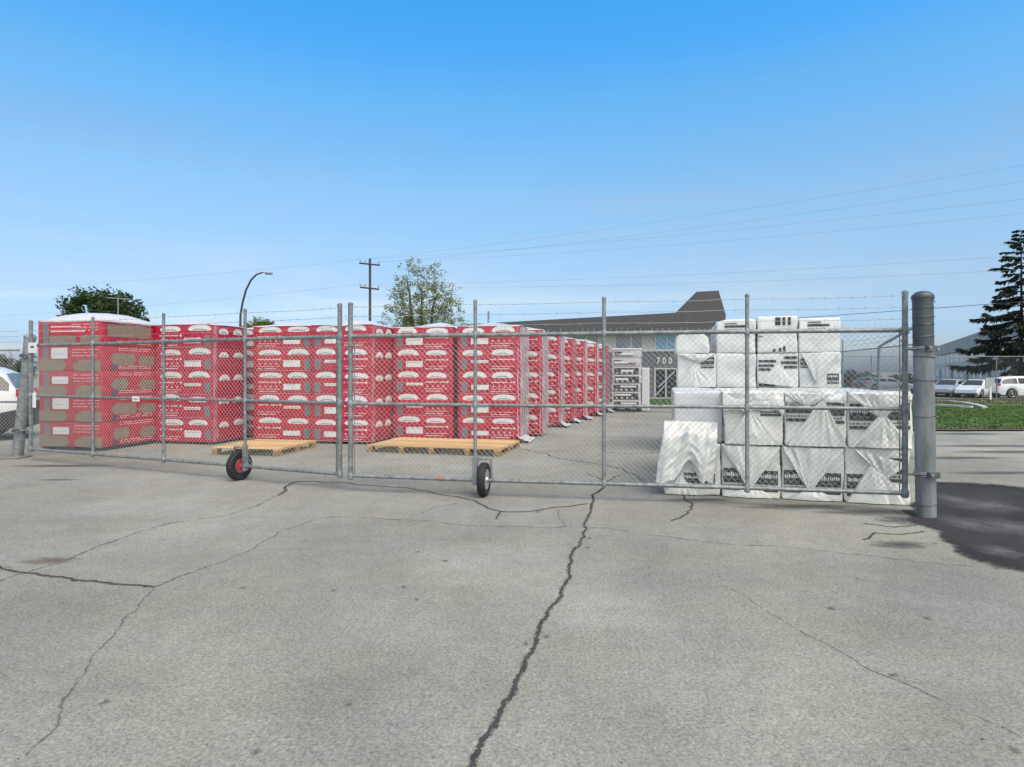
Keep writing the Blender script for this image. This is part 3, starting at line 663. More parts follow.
# the leftmost stack, with brown patches
def brown_stack():
    w, d, h, base = 1.47, 1.5, .50, .07; rz = R(-11); rr = random.Random(5); corner = (-8.0, 12.5)
    g = thing('insulation_stack', 'red stack with brown patches and a domed white top, beside the leaning gate post', 'pallet stack',
              (corner[0] - w * math.cos(rz), corner[1] - w * math.sin(rz), 0), rz, 'red wrapped insulation stacks in the yard')
    q = MB()
    for x in (.06, w / 2 - .06, w - .18): q.box(x, x + .12, .02, d - .02, 0, base, 'gap')
    q.build('skid', g)
    q = MB(); soft_box(q, w, d, h - .003, .018, .12, 'red2', .0032, 2.6, 77); me = q.build('pack', None, 'all')
    for k in range(5):
        p = me if k == 0 else copyo(me, g, (0, 0, 0)); place(p, g, (rr.uniform(-.015, .015), rr.uniform(-.015, .015), base + k * h))
        q = MB(); rect(q, .12, .26, .03, h - .03, .004, 'labeldim', 'f'); q.build('grey_strip', p)
        def patch(face, pts, m='tan', nm='brown_patch'):
            q = MB(); put(q, pts, .0055, m, face); o = q.build(nm, p)
            if face == 'r': o.location.x = w
        def bx(x0, x1, z0, z1): return [(x0, z0), (x1, z0), (x1, z1), (x0, z1)]
        e = lambda: rr.uniform(-.025, .025)
        if k < 4:
            patch('f', [(.0, .0), (.60 + e(), .005), (.70 + e(), .1), (.60 + e(), .21), (.0, .22 + e())]); patch('f', [(.86 + e(), .02), (1.0, .0), (1.45, .0), (1.455, .1), (1.45, .2), (1.0, .22), (.83 + e(), .12)])
            ww = .66 if k % 2 else .45
            patch('r', [(.22 + e(), .23), (.3, .13), (.22 + ww - .08, .12), (.22 + ww, .22), (.22 + ww - .05, .35), (.3, .36)]); patch('r', [(.92 + e(), .2), (1.0, .12), (1.38, .12), (1.40, .31), (1.0, .33)])
        else:
            patch('f', bx(.27, .9, .02, .2)); patch('f', bx(1.0, 1.44, .02, .2)); patch('r', bx(.14, 1.3, .18, .43))
        q = MB()
        if k < 4:
            rect(q, .32, .70, .245, .46 if k % 2 else .39, .006, 'label', 'f'); textline(q, .36, .66, .33 if k % 2 else .3, .012, .008, 'inkgrey', 'f', rr, .03)
        else: rect(q, .3, 1.1, .27, .30, .006, 'textpink', 'f'); rect(q, .3, 1.0, .36, .39, .006, 'textpink', 'f')
        q.build('info_label', p)
        patch('r', bx(.25, .34, .01 if k < 4 else .02, .12), 'navy', 'navy_label')
        for face, x0, x1, zs in (('f', .8, 1.4, (.29, .35, .41)), ('r', .42, 1.3, (.05, .09, .41, .45))):
            q = MB()
            for zz in zs: textline(q, x0, x1, zz, .022, .004, 'textpink', face, rr, .028)
            o = q.build('printed_text', p)
            if face == 'r': o.location.x = w
    H = base + 5 * h
    q = MB(); n = 14; vs = []
    for j in range(n + 1):
        for i in range(n + 1):
            u, v = i / n, j / n; e = (max(0, 1 - abs(2 * u - 1) ** 2.5) * max(0, 1 - abs(2 * v - 1) ** 2.5)) ** .7
            vs.append((-.012 + (w + .024) * u, -.012 + (d + .024) * v, H + .004 + .20 * e + .015 * e * nz((u * 4, v * 4, 3), 1.5)))
    q.add(vs, [(j * (n + 1) + i, j * (n + 1) + i + 1, (j + 1) * (n + 1) + i + 1, (j + 1) * (n + 1) + i) for j in range(n) for i in range(n)], 'cap')
    ring = [i for i in range(n + 1)] + [j * (n + 1) + n for j in range(1, n + 1)] + [n * (n + 1) + i for i in range(n - 1, -1, -1)] + [j * (n + 1) for j in range(n - 1, 0, -1)]
    low = [(vs[i][0], vs[i][1], H - .02 - .02 * abs(nz((vs[i][0] * 3, vs[i][1] * 3, 4), 1))) for i in ring]; m0 = len(ring)
    q.add([vs[i] for i in ring] + low, [(i, i + m0, (i + 1) % m0 + m0, (i + 1) % m0) for i in range(m0)], 'cap')
    q.build('top_sheet', g, 'all')
brown_stack()

# black and silver stack in the distance
def silver_stack():
    w, d, h, rz = 1.12, 1.15, .33, R(-14); Y = 25.0; c = (PX(641, Y), Y); rr = random.Random(9)
    g = thing('insulation_stack', 'black and silver banded stack standing before the grey building', 'pallet stack', (c[0] - w * math.cos(rz), c[1] - w * math.sin(rz), 0), rz)
    q = MB()
    for x in (.05, w / 2 - .06, w - .17): q.box(x, x + .12, .02, d - .02, 0, .12, 'gap')
    q.build('skid', g)
    q = MB(); soft_box(q, w, d, h - .008, .02, .2, 'silverwrap', .004, 3, 5); me = q.build('pack', None, 'all')
    for k in range(7):
        p = me if k == 0 else copyo(me, g, (0, 0, 0)); place(p, g, (rr.uniform(-.02, .02), rr.uniform(-.015, .015), .12 + k * h))
        q = MB()
        if k < 5: rect(q, .08, w * .92, .02, .27, .004, 'ink', 'f')
        else: rect(q, .10, w * rr.uniform(.7, .9), .05, .15, .004, 'labeldim', 'f'); rect(q, .10, .4, .18, .25, .004, 'ink', 'f')
        a = .12 if k % 2 else .34
        rect(q, a, a + (.5 if k > 2 else .62), .12 if k > 2 else .17, .2 if k > 2 else .235, .006, 'label', 'f')
        for i in range(4):
            if k < 5: rect(q, .16 + i * .2, .22 + i * .2, .05, .10, .0065, 'label', 'f')
        q.build('print_panel', p)
    q = MB(); q.box(w + .02, w + .30, .1, d - .1, 0, 1.72, 'cap'); q.build('side_wrap', g, bev=.04)
    q = MB(); soft_box(q, w + .04, d + .04, .08, .03, .2, 'cap', .01, 4, 8, -.02, -.02, .12 + 7 * h - .03); q.build('top_sheet', g, 'all')
silver_stack()

# ------------------------------------------------------------------ empty pallets
def pallet(label, loc, rz, w, d):
    g = thing('wooden_pallet', label, 'pallet', loc, rz, 'empty pallets lying before the red stacks')
    for x in (.0, w / 2 - .05, w - .1) if w < 1.6 else (0, w * .25, w / 2 - .05, w * .75, w - .1):
        q = MB()
        for y in (0, d / 2 - .07, d - .14): q.box(x, x + .1, y, y + .14, .02, .105, 'wood_dk')
        q.box(x, x + .1, 0, d, 0, .02, 'wood_dk'); q.box(x, x + .1, 0, d, .105, .122, 'wood'); q.build('stringer', g)
    n = 9
    for i in range(n):
        y = d * i / n; q = MB(); q.box(rnd.uniform(-.012, .012), w + rnd.uniform(-.012, .012), y, y + d / n * rnd.uniform(.74, .86), .124 + rnd.uniform(0, .003), .145 + rnd.uniform(0, .004), rnd.choice(['wood', 'wood', 'wood2', 'wood3'])); q.build('deck_board', g, bev=.003)
pallet('small empty pine pallet lying behind the red hubbed wheel', (-5.6, 11.95, 0), R(-10), 1.33, 1.5)
pallet('wide empty pine pallet lying on the asphalt behind the silver hubbed wheel', (-2.80, 12.36, 0), R(-15), 2.65, 1.55)

# ------------------------------------------------------------------ white packs
def ridge(x, y, z): return 1 - 2.2 * abs(noise.noise(Vector((x, y, z))))
def tri(q, A, B, T, y, m, seed, amp=.012, n=16, k=12):
    A, B, T = Vector(A), Vector(B), Vector(T); vs = []
    for j in range(k + 1):
        v = j / k
        for i in range(n + 1):
            u = i / n; p = A.lerp(B, u).lerp(T, v * .985)
            edge = min(u, 1 - u, .5) * 2
            dy = amp * (ridge(u * 5, v * .9, seed) * .9 + .6 * ridge(u * 11 + v, v * 1.2, seed + 3) - .5) * (1 - v * .4)
            vs.append((p.x + .010 * noise.noise(Vector((u * 3, v * 5, seed))), -(y + dy + .034 * edge * (1 - v) + .018 * math.sin(v * 3)), p.y))
    fs = [(j * (n + 1) + i, j * (n + 1) + i + 1, (j + 1) * (n + 1) + i + 1, (j + 1) * (n + 1) + i) for j in range(k) for i in range(n)]
    q.add(vs, fs, m)
    b = [j * (n + 1) for j in range(k + 1)]; c = [j * (n + 1) + n for j in range(k + 1)]
    for ch in (b, c):                                  # folded edges return to the face
        e = [vs[i] for i in ch]; q.add(e + [(x, .03, z) for x, _, z in e], [(i, i + 1, i + 1 + len(e), i + len(e)) for i in range(len(e) - 1)], m)
BA = .021
def face_y(x, z, seed): return -BA * (nz((x, 0, z), 3.2, seed) + .5 * nz((x, 0, z), 3.2 * 2.7, seed + 5))
def grid_rect(q, x0, x1, z0, z1, off, m, seed):
    a, b = max(1, round((x1 - x0) / .05)), max(1, round((z1 - z0) / .05)); vs = []
    for j in range(b + 1):
        for i in range(a + 1): x, z = x0 + (x1 - x0) * i / a, z0 + (z1 - z0) * j / b; vs.append((x, face_y(x, z, seed) - off, z))
    q.add(vs, [(j * (a + 1) + i, j * (a + 1) + i + 1, (j + 1) * (a + 1) + i + 1, (j + 1) * (a + 1) + i) for j in range(b) for i in range(a)], m)
def print_panel(q, x0, x1, z0, z1, rr, seed, dark='ink'):
    h = z1 - z0
    grid_rect(q, x0, x1, z0 + h * .34, z1, .009, dark, seed); grid_rect(q, x0, x1, z0, z0 + h * .13, .009, dark, seed)
    for za, zb in ((.62, .84), (.44, .55)):
        x = x0 + .012
        while x < x1 - .02:                              # rows of pale lettering, too small to read
            w = rr.uniform(.007, .02)
            if x + w > x1 - .008: break
            grid_rect(q, x, x + w, z0 + h * (za + rr.uniform(0, .05)), z0 + h * (zb - rr.uniform(0, .07)), .0115, 'label' if za > .6 else 'inkgrey', seed); x += w + rr.uniform(.005, .012)
    x = x0
    while x < x1 - .02: w = rr.uniform(.015, .04); grid_rect(q, x, min(x1, x + w), z0 + h * .18, z0 + h * rr.uniform(.25, .29), .009, 'inkgrey', seed); x += w + .01
def white_pack(label, loc, rz, style, seed, group, w=.688, d=2.4, h=.648, m='film', sag=0, name='insulation_pack', over=False):
    rr = random.Random(seed); g = thing(name, label, 'insulation pack', loc, rz, group)
    q = MB(); soft_box(q, w, d, h, .026, .055, m, BA, 3.2, seed, sag=sag); q.build('body', g, 'all')
    def panel(*a):
        q = MB(); print_panel(q, *a, rr, seed); q.build('print_panel', g)
    def stripe(x0, x1, z0, z1, m2='ink'):
        q = MB(); grid_rect(q, x0, x1, z0, z1, .009, m2, seed); q.build('print_panel', g)
    def flap(A, B, T, y=.03, amp=.024, mm=None):
        q = MB(); tri(q, A, B, T, y, mm or m, seed + rr.random() * 50, amp); q.build('folded_flap', g, 14)
    if style == 'down':
        panel(.02, .30, .09, .36); panel(.36, .655, .08, .34); flap((.005, h - .01), (w - .005, h - .01), (w * rr.uniform(.42, .55), .09), .034); flap((.015, .01), (w - .015, .01), (w * .5, .15), .026, .012)
    elif style == 'cross':
        panel(.012, .30, .22, .52); panel(.40, .66, .23, .54); flap((.005, h - .01), (w - .005, h - .01), (w * .5, h * .50), .03); flap((.005, .01), (w - .005, .01), (w * .53, h * .66), .036)
    elif style == 'slant':
        panel(.012, .32, .30, .60); panel(.38, .66, .28, .56); flap((.03, .01), (w - .01, .01), (w * .60, h * .93), .036, .02); flap((.005, h - .01), (w - .2, h - .01), (w * .35, h * .72), .026)
    elif style == 'wide':
        panel(.015, .26, .08, .34); panel(.42, .66, .26, .54); flap((.10, h - .02), (w - .02, h * .75), (w * .62, h * .45), .03, .02); flap((.01, .01), (w - .01, .01), (w * .42, h * .78), .034, .022)
    elif style == 'upper':
        panel(.02, .18, .36, .52); panel(.46, .65, .08, .26); flap((.03, h - .01), (w - .06, h - .01), (w * .42, .08), .028, .010)
    elif style == 'low':
        panel(.42, .66, .36, .56); flap((.01, .01), (w - .01, .01), (w * .42, h * .7), .028, .014); flap((.01, h - .01), (w - .01, h - .01), (w * .6, h * .72), .024, .01)
    elif style == 'under':
        panel(.25, .62, .09, .28); flap((.01, .01), (w * .6, .01), (w * .3, h * .4), .03, .015)
    elif style == 'plain':
        stripe(.14, .5, h - .15, h - .11); stripe(.14, .36, h - .09, h - .065, 'inkgrey')
        for i in range(5): stripe(.16 + i * .06, .195 + i * .06, h - .23, h - .18, 'inkgrey')
    elif style == 'mark':
        for i, (x, ww) in enumerate(((.30, .09), (.42, .05), (.51, .05))): stripe(x, x + ww, h - .16, h - .02)
        for i, (x, hh) in enumerate(((.26, .05), (.36, .07), (.43, .10))): stripe(x, x + .045, .02, .02 + hh)
        stripe(.0, .12, h * .55, h * .6, 'inkgrey'); stripe(.0, .09, h * .44, h * .47, 'inkgrey')
    elif style == 'stripe':
        for z, L in ((.46, .30), (.38, .26), (.31, .2)): stripe(.02, .02 + L, z, z + .045)
        for z, L in ((.52, .22), (.43, .27), (.35, .22)): stripe(w - .02 - L, w - .02, z, z + .05)
        stripe(.02, .3, .02, .07); flap((.02, .09), (w - .02, .01), (w * .5, h * .72), .026, .014)
    return g
u14 = Vector((math.cos(R(-14.2)), math.sin(R(-14.2)))); P0 = Vector((1.93, 8.13)); V14 = Vector((-u14.y, u14.x))
def at(s, a, z, origin=P0): p = origin + u14 * s + V14 * a; return (p.x, p.y, z)
GF = 'white wrapped insulation packs piled behind the right gate leaf'
A14 = R(-14.2)
names = [('bottom left pack of the front white pile, under a loose torn sheet', 'down0'), ('bottom row white pack second from the left in the front pile', 'down'),
         ('bottom row white pack with one broad flap folded to a point, third from the left', 'down'), ('bottom row white pack nearest the thick gate post', 'wide')]
packs = []
for i, (lb, st) in enumerate(names):
    packs.append(white_pack(lb, at(i * .70, rnd.uniform(0, .03), 0), A14 + R(rnd.uniform(-.8, .8)), 'under' if st == 'down0' else st, 40 + i, GF))
names2 = [('upper left pack of the front white pile, set back behind the loose sheet', 'smooth', .16), ('upper row white pack with a crumpled front, second from the left', 'low', .02),
          ('upper row white pack third from the left, with large black print', 'slant', 0), ('upper row white pack of the front pile nearest the thick gate post', 'cross', .01)]
for i, (lb, st, back) in enumerate(names2):
    g = white_pack(lb, at(i * .70 + (.12 if i == 0 else .03), back, .652), A14 + R(rnd.uniform(-1, 1)), 'none' if st == 'smooth' else st, 60 + i, GF, w=.60 if i == 0 else .688, m='film_smooth' if i == 0 else 'film', d=2.2)
    packs.append(g)
# the loose sheet hanging over the bottom left pack
q = MB(); n1, n2 = 44, 34; vs = []
for j in range(n2 + 1):
    v = j / n2
    for i in range(n1 + 1):
        u = i / n1
        hem = .15 + .30 * math.exp(-((u - .50) / .17) ** 2) + .04 * nz((u * 6, 0, 3), 1.3) + .03 * (u > .8)
        z = .92 - (.92 - hem) * v; out = .035 + .07 * math.sin(min(1, v * 1.1) * 2.3) * (.5 + .5 * math.exp(-((u - .05) / .25) ** 2))
        x = (.0 + .66 * u) - .11 * v * math.sin(min(1, v * 1.25) * 1.9) * (1 - u) ** 2 - .07 * v * u ** 3
        fold = v ** .6 * (.055 * ridge(u * 2.6 + .5 * v, v * .9, 1.7) + .030 * ridge(u * 7 + v * 1.5, v * 1.3, 4.2)) + .020 * ridge(u * 5 + v * 3, v * 4, 9.1)
        y = -(out + fold) + (.16 * (1 - min(1, v / .25)) if v < .25 else 0)
        vs.append((x, y, z))
q.add(vs, [(j * (n1 + 1) + i, j * (n1 + 1) + i + 1, (j + 1) * (n1 + 1) + i + 1, (j + 1) * (n1 + 1) + i) for j in range(n2) for i in range(n1)], 'film')
o = q.build('loose_sheet', packs[0], 22); sm = o.modifiers.new('thick', 'SOLIDIFY'); sm.thickness = .004
# drooping front sheet over the upper row (pulled over the top edges)
def drape(pack, x0, x1, ztop, drop, seed, out=.03):
    q = MB(); n1, n2 = 30, 14; vs = []
    for j in range(n2 + 1):
        v = j / n2
        for i in range(n1 + 1):
            u = i / n1; x = x0 + (x1 - x0) * u; f = .022 * ridge(u * 4, v * 1.5, seed) + .012 * ridge(u * 9 + v, v * 2, seed + 2)
            if v < .4: y = .22 - .25 * (v / .4); z = ztop + .012 + f * .4
            else:
                t = (v - .4) / .6; y = -.03 - out * math.sin(t * 2.4) + f; z = ztop - drop * t * (.7 + .5 * abs(nz((u * 3.5, 1, seed), 1)))
            vs.append((x, y, z))
    q.add(vs, [(j * (n1 + 1) + i, j * (n1 + 1) + i + 1, (j + 1) * (n1 + 1) + i + 1, (j + 1) * (n1 + 1) + i) for j in range(n2) for i in range(n1)], 'film')
    q.build('loose_sheet', pack, 22)
drape(packs[5], -.02, .69, .648, .30, 3, .05); drape(packs[6], 0, .67, .648, .16, 5); drape(packs[7], 0, .67, .648, .14, 8)
# the rear, taller pile: four tiers
PR = Vector((3.09, 11.97)); GR = 'white wrapped packs in the tall pile behind the front white pile'
low_label = 'white wrapped pack low in the tall pile, hidden behind the front white pile'
for tier in range(2):
    for i in range(4): white_pack(low_label, at(i * .706, 0, tier * .632, PR), A14, 'none', 80 + tier * 4 + i, GR, w=.69, h=.628, m='film_up')
t3 = [('left end pack of the tall pile\'s third tier, with a diagonal fold', 'low'), ('plain white pack second from the left in the tall pile\'s third tier', 'none'),
      ('white pack with black stripes on both sides in the tall pile', 'stripe'), ('white pack with a pointed fold at the right end of the third tier', 'upper')]
t4 = [('slumped low pack on the top left corner of the tall pile', 'none'), ('tall pile top pack with one dark printed line, next to the slumped pack', 'plain'),
      ('tall pile top pack with dark letters along its upper edge', 'mark'), ('top right corner pack of the tall pile', 'plain')]
for i, (lb, st) in enumerate(t3): white_pack(lb, at(i * .706, rnd.uniform(0, .04), 2 * .632, PR), A14 + R(rnd.uniform(-1, 1)), st, 90 + i, GR, w=.69, h=.628, m='film_up')
for i, (lb, st) in enumerate(t4):
    white_pack(lb, at(i * .706 + (-.03 if i == 0 else 0), rnd.uniform(0, .05), 3 * .632, PR), A14 + R(rnd.uniform(-1.5, 1.5)), st, 100 + i, GR, w=.675 if i else .60, h=(.42, .62, .66, .62)[i], m='film_up', sag=.14 if i == 0 else .03 * (i == 1))

# ------------------------------------------------------------------ cars
def car(label, loc, rz, body, kind='sedan', name='parked_car', group=None, clad=False):
    L, Wd, H, belt = (4.6, 1.8, 1.46, .92) if kind == 'sedan' else (4.65, 1.86, 1.72, 1.06)
    g = thing(name, label, 'car', loc, rz, group)
    fw, rw, wr = .86, L - .92, .335 if kind == 'sedan' else .37
    def roof(x):                                       # x from nose (0) to tail (L)
        ks = [(0, .66), (.15, .74), (1.15, .96), (1.9, H - .07), (2.3, H), (3.0, H - .01), (3.6, H - .12), (4.15, 1.05), (4.5, 1.0), (4.6, .92)] if kind == 'sedan' else \
             [(0, .78), (.12, .9), (1.0, 1.08), (1.65, H - .1), (2.1, H), (3.3, H), (4.0, H - .06), (4.3, H - .2), (4.52, 1.12), (4.65, 1.0)]
        for (xa, za), (xb, zb) in zip(ks, ks[1:]):
            if x <= xb: t = (x - xa) / (xb - xa); return za + (zb - za) * t
        return ks[-1][1]
    def half(x): e = 1 - .16 * abs((x - L / 2) / (L / 2)) ** 5; return Wd / 2 * e
    xs = sorted(set([round(L * i / 40, 3) for i in range(41)] + [round(c + wr * 1.12 * k, 3) for c in (fw, rw) for k in (-1, -.97, -.85, -.6, -.3, 0, .3, .6, .85, .97, 1)]))
    def sill(x):
        s = .24 + .12 * (abs(x - L / 2) / (L / 2)) ** 8
        for c in (fw, rw):
            dx = abs(x - c)
            if dx <= wr * 1.12: s = max(s, wr + math.sqrt(max(0, (wr * 1.12) ** 2 - dx * dx)))
        return s
    def ring(x):
        hw = half(x); zr = roof(x); zb = min(belt + .04 * (x / L), zr - .03); s = min(sill(x), zb - .06); cab = max(0, min(1, (zr - zb) / (H - belt)))
        hr = hw - .23 * cab - .03
        return [(-hw * .93, s), (-hw, s + (zb - s) * .35), (-hw * .995, s + (zb - s) * .7), (-hw * .965, zb), (-hr, zb + (zr - zb) * .88), (-hr * .85, zr), (0, zr + .02),
                (hr * .85, zr), (hr, zb + (zr - zb) * .88), (hw * .965, zb), (hw * .995, s + (zb - s) * .7), (hw, s + (zb - s) * .35), (hw * .93, s)]
    q = MB(); vs, fs = [], []; n = 13
    for x in xs: vs += [(x - L / 2, y, z) for y, z in ring(x)]
    for i in range(len(xs) - 1):
        for k in range(n - 1): fs.append((i * n + k, (i + 1) * n + k, (i + 1) * n + k + 1, i * n + k + 1))
        fs.append((i * n + n - 1, (i + 1) * n + n - 1, (i + 1) * n, i * n))
    fs.append(tuple(range(n))); fs.append(tuple(range((len(xs) - 1) * n + n - 1, (len(xs) - 1) * n - 1, -1)))
    q.add(vs, fs, body); q.build('body', g, True)
    def wpt(x, t, s, off=.008):
        hw = half(x); zr = roof(x); zb = min(belt + .04 * (x / L), zr - .03); cab = max(0, min(1, (zr - zb) / (H - belt))); hr = hw - .23 * cab - .03
        y0, y1 = hw * .965, hr; z1 = zb + (zr - zb) * .88
        return (x - L / 2, s * (y0 + (y1 - y0) * t + off), zb + (z1 - zb) * t)
    wins = [(1.55, 2.45), (2.53, 3.35), (3.42, 3.85)] if kind == 'sedan' else [(1.4, 2.3), (2.38, 3.2), (3.28, 4.40)]
    for s in (-1, 1):
        for xa, xb in wins:
            q = MB(); vs = []; m = 8
            for i in range(m + 1):
                x = xa + (xb - xa) * i / m; vs += [wpt(x, .10, s), wpt(x, .88, s)]
            q.add(vs, [(2 * i, 2 * i + 2, 2 * i + 3, 2 * i + 1) for i in range(m)], 'glass'); q.build('side_window', g, True)
    for nm, xa, xb in (('windscreen', *((1.2, 1.88) if kind == 'sedan' else (1.06, 1.62))), ('rear_window', *((3.66, 4.1) if kind == 'sedan' else (4.31, 4.5)))):
        q = MB(); vs = []; m = 6
        for i in range(m + 1):
            x = xa + (xb - xa) * (i / m); z = roof(x) + .028; zb = belt; cab = max(0, min(1, (roof(x) - zb) / (H - belt))); hr = (half(x) - .23 * cab - .03) * .84
            vs += [(x - L / 2, -hr, z - .015), (x - L / 2, 0, z), (x - L / 2, hr, z - .015)]
        q.add(vs, [f for i in range(m) for f in ((3 * i, 3 * i + 3, 3 * i + 4, 3 * i + 1), (3 * i + 1, 3 * i + 4, 3 * i + 5, 3 * i + 2))], 'glass'); q.build(nm, g, True)
    for cx in (fw, rw):
        for s in (-1, 1):
            q = MB(); y = s * (Wd / 2 - .11)
            def lx(prof, m, mb):
                vs = []; N = 24
                for r, hh in prof: vs += [(cx - L / 2 + r * math.cos(2 * math.pi * k / N), y + hh, wr + r * math.sin(2 * math.pi * k / N)) for k in range(N)]
                mb.add(vs, [(i * N + k, i * N + (k + 1) % N, (i + 1) * N + (k + 1) % N, (i + 1) * N + k) for i in range(len(prof) - 1) for k in range(N)] + [tuple(range(N)), tuple(range((len(prof) - 1) * N, len(prof) * N))], m)
            lx([(wr * .6, -.1), (wr * .93, -.1), (wr, -.07), (wr, .07), (wr * .93, .1), (wr * .6, .1)], 'black', q); w = q.build('wheel', g, True)
            q = MB(); lx([(wr * .66, s * .095), (wr * .62, s * .108), (wr * .56, s * .09), (wr * .2, s * .098), (wr * .1, s * .105)], 'rim', q); q.build('rim', w, True)
    for s in (-1, 1):
        for nm, xa, xb, za, zb_, m in (('headlight', .05, .42, .62 if kind == 'sedan' else .78, .74 if kind == 'sedan' else .9, 'clearlamp'), ('tail_light', L - (.42 if kind == 'sedan' else .12), L - .02, .8 if kind == 'sedan' else .96, .96 if kind == 'sedan' else 1.16, 'redlamp')):
            q = MB(); pts = []
            for x in (xa, (xa + xb) / 2, xb): pts += [(x - L / 2, s * (half(x) + .006), za + (.05 if (x == xa) == (m == 'redlamp') else 0)), (x - L / 2, s * (half(x) * .985 + .006), zb_)]
            pts += [((xb if m == 'redlamp' else xa) - L / 2 + (.03 if m == 'redlamp' else -.03), s * half(L) * .72, za), ((xb if m == 'redlamp' else xa) - L / 2 + (.03 if m == 'redlamp' else -.03), s * half(L) * .72, zb_)]
            f = [(0, 2, 3, 1), (2, 4, 5, 3)] + ([(4, 6, 7, 5)] if m == 'redlamp' else [(0, 1, 7, 6)])
            q.add(pts, f, m); q.build(nm, g)
    for nm, x0 in (('front_bumper', -L / 2 - .02), ('rear_bumper', L / 2 - .1)):
        q = MB(); soft_box(q, .14, Wd * .86, .60 if clad else .16, .04, .2, 'plastic', 0, 1, 0, x0, -Wd * .43, .26); q.build(nm, g, 'all')
    for s in (-1, 1):
        q = MB(); soft_box(q, .2, .12, .13, .04, .1, body, 0, 1, 0, 1.38 - L / 2, s * (Wd / 2 + .05) - .06, belt + .0); q.build('wing_mirror', g, 'all')
    if clad:
        for s in (-1, 1):
            q = MB(); vs = []
            for x in [v for v in xs if v > 3.0 and v < L - .02]:
                z0 = sill(x); vs += [(x - L / 2, s * (half(x) + .010), max(.24, z0 - .02)), (x - L / 2, s * (half(x) + .012), max(.60, z0 + .12) + .22 * max(0, (x - 4.1)))]
            m = len(vs) // 2; q.add(vs, [(2 * i, 2 * i + 2, 2 * i + 3, 2 * i + 1) for i in range(m - 1)], 'plastic'); q.build('wheel_arch_trim', g)
            q = MB(); q.tube([(1.9 - L / 2, s * .62, H - .02), (2.1 - L / 2, s * .62, H + .05), (3.9 - L / 2, s * .62, H + .04), (4.1 - L / 2, s * .62, H - .06)], .018, 'plastic', 8); q.build('roof_rail', g, True)
        q = MB(); soft_box(q, 2.2, Wd * .9, .25, .05, .4, 'plastic', 0, 1, 0, -1.1, -Wd * .45, .2); q.build('floor_pan', g)
    return g
car('white sport utility car with black lower trim, behind the fence at the left edge', (-13.58, 14.3, 0), R(25), 'car_white', 'suv', clad=True)
GC = 'cars parked beyond the lawn'
def cg(px, Y): return (PX(px, Y), Y, gz(0, Y) + .012)
car('white sport utility car parked side on under the spruce tree', cg(1022, 50.5), R(178), 'car_white', 'suv', group=GC)
car('white saloon parked at an angle left of the white sport utility car', cg(977, 51.5), R(35), 'car_white', group=GC)
car('silver car parked between the white saloon and a dark grey car', cg(951, 53.5), R(35), 'car_silver', group=GC)
car('dark grey car just right of the thick gate post in the distance', cg(932, 56), R(35), 'car_grey', group=GC)
car('pale grey car seen through the mesh left of the thick gate post', cg(889, 72), R(150), 'car_silver', group=GC)
car('blue grey car farthest left in the distant row, seen through the mesh', cg(872, 80), R(150), 'car_blue', group=GC)

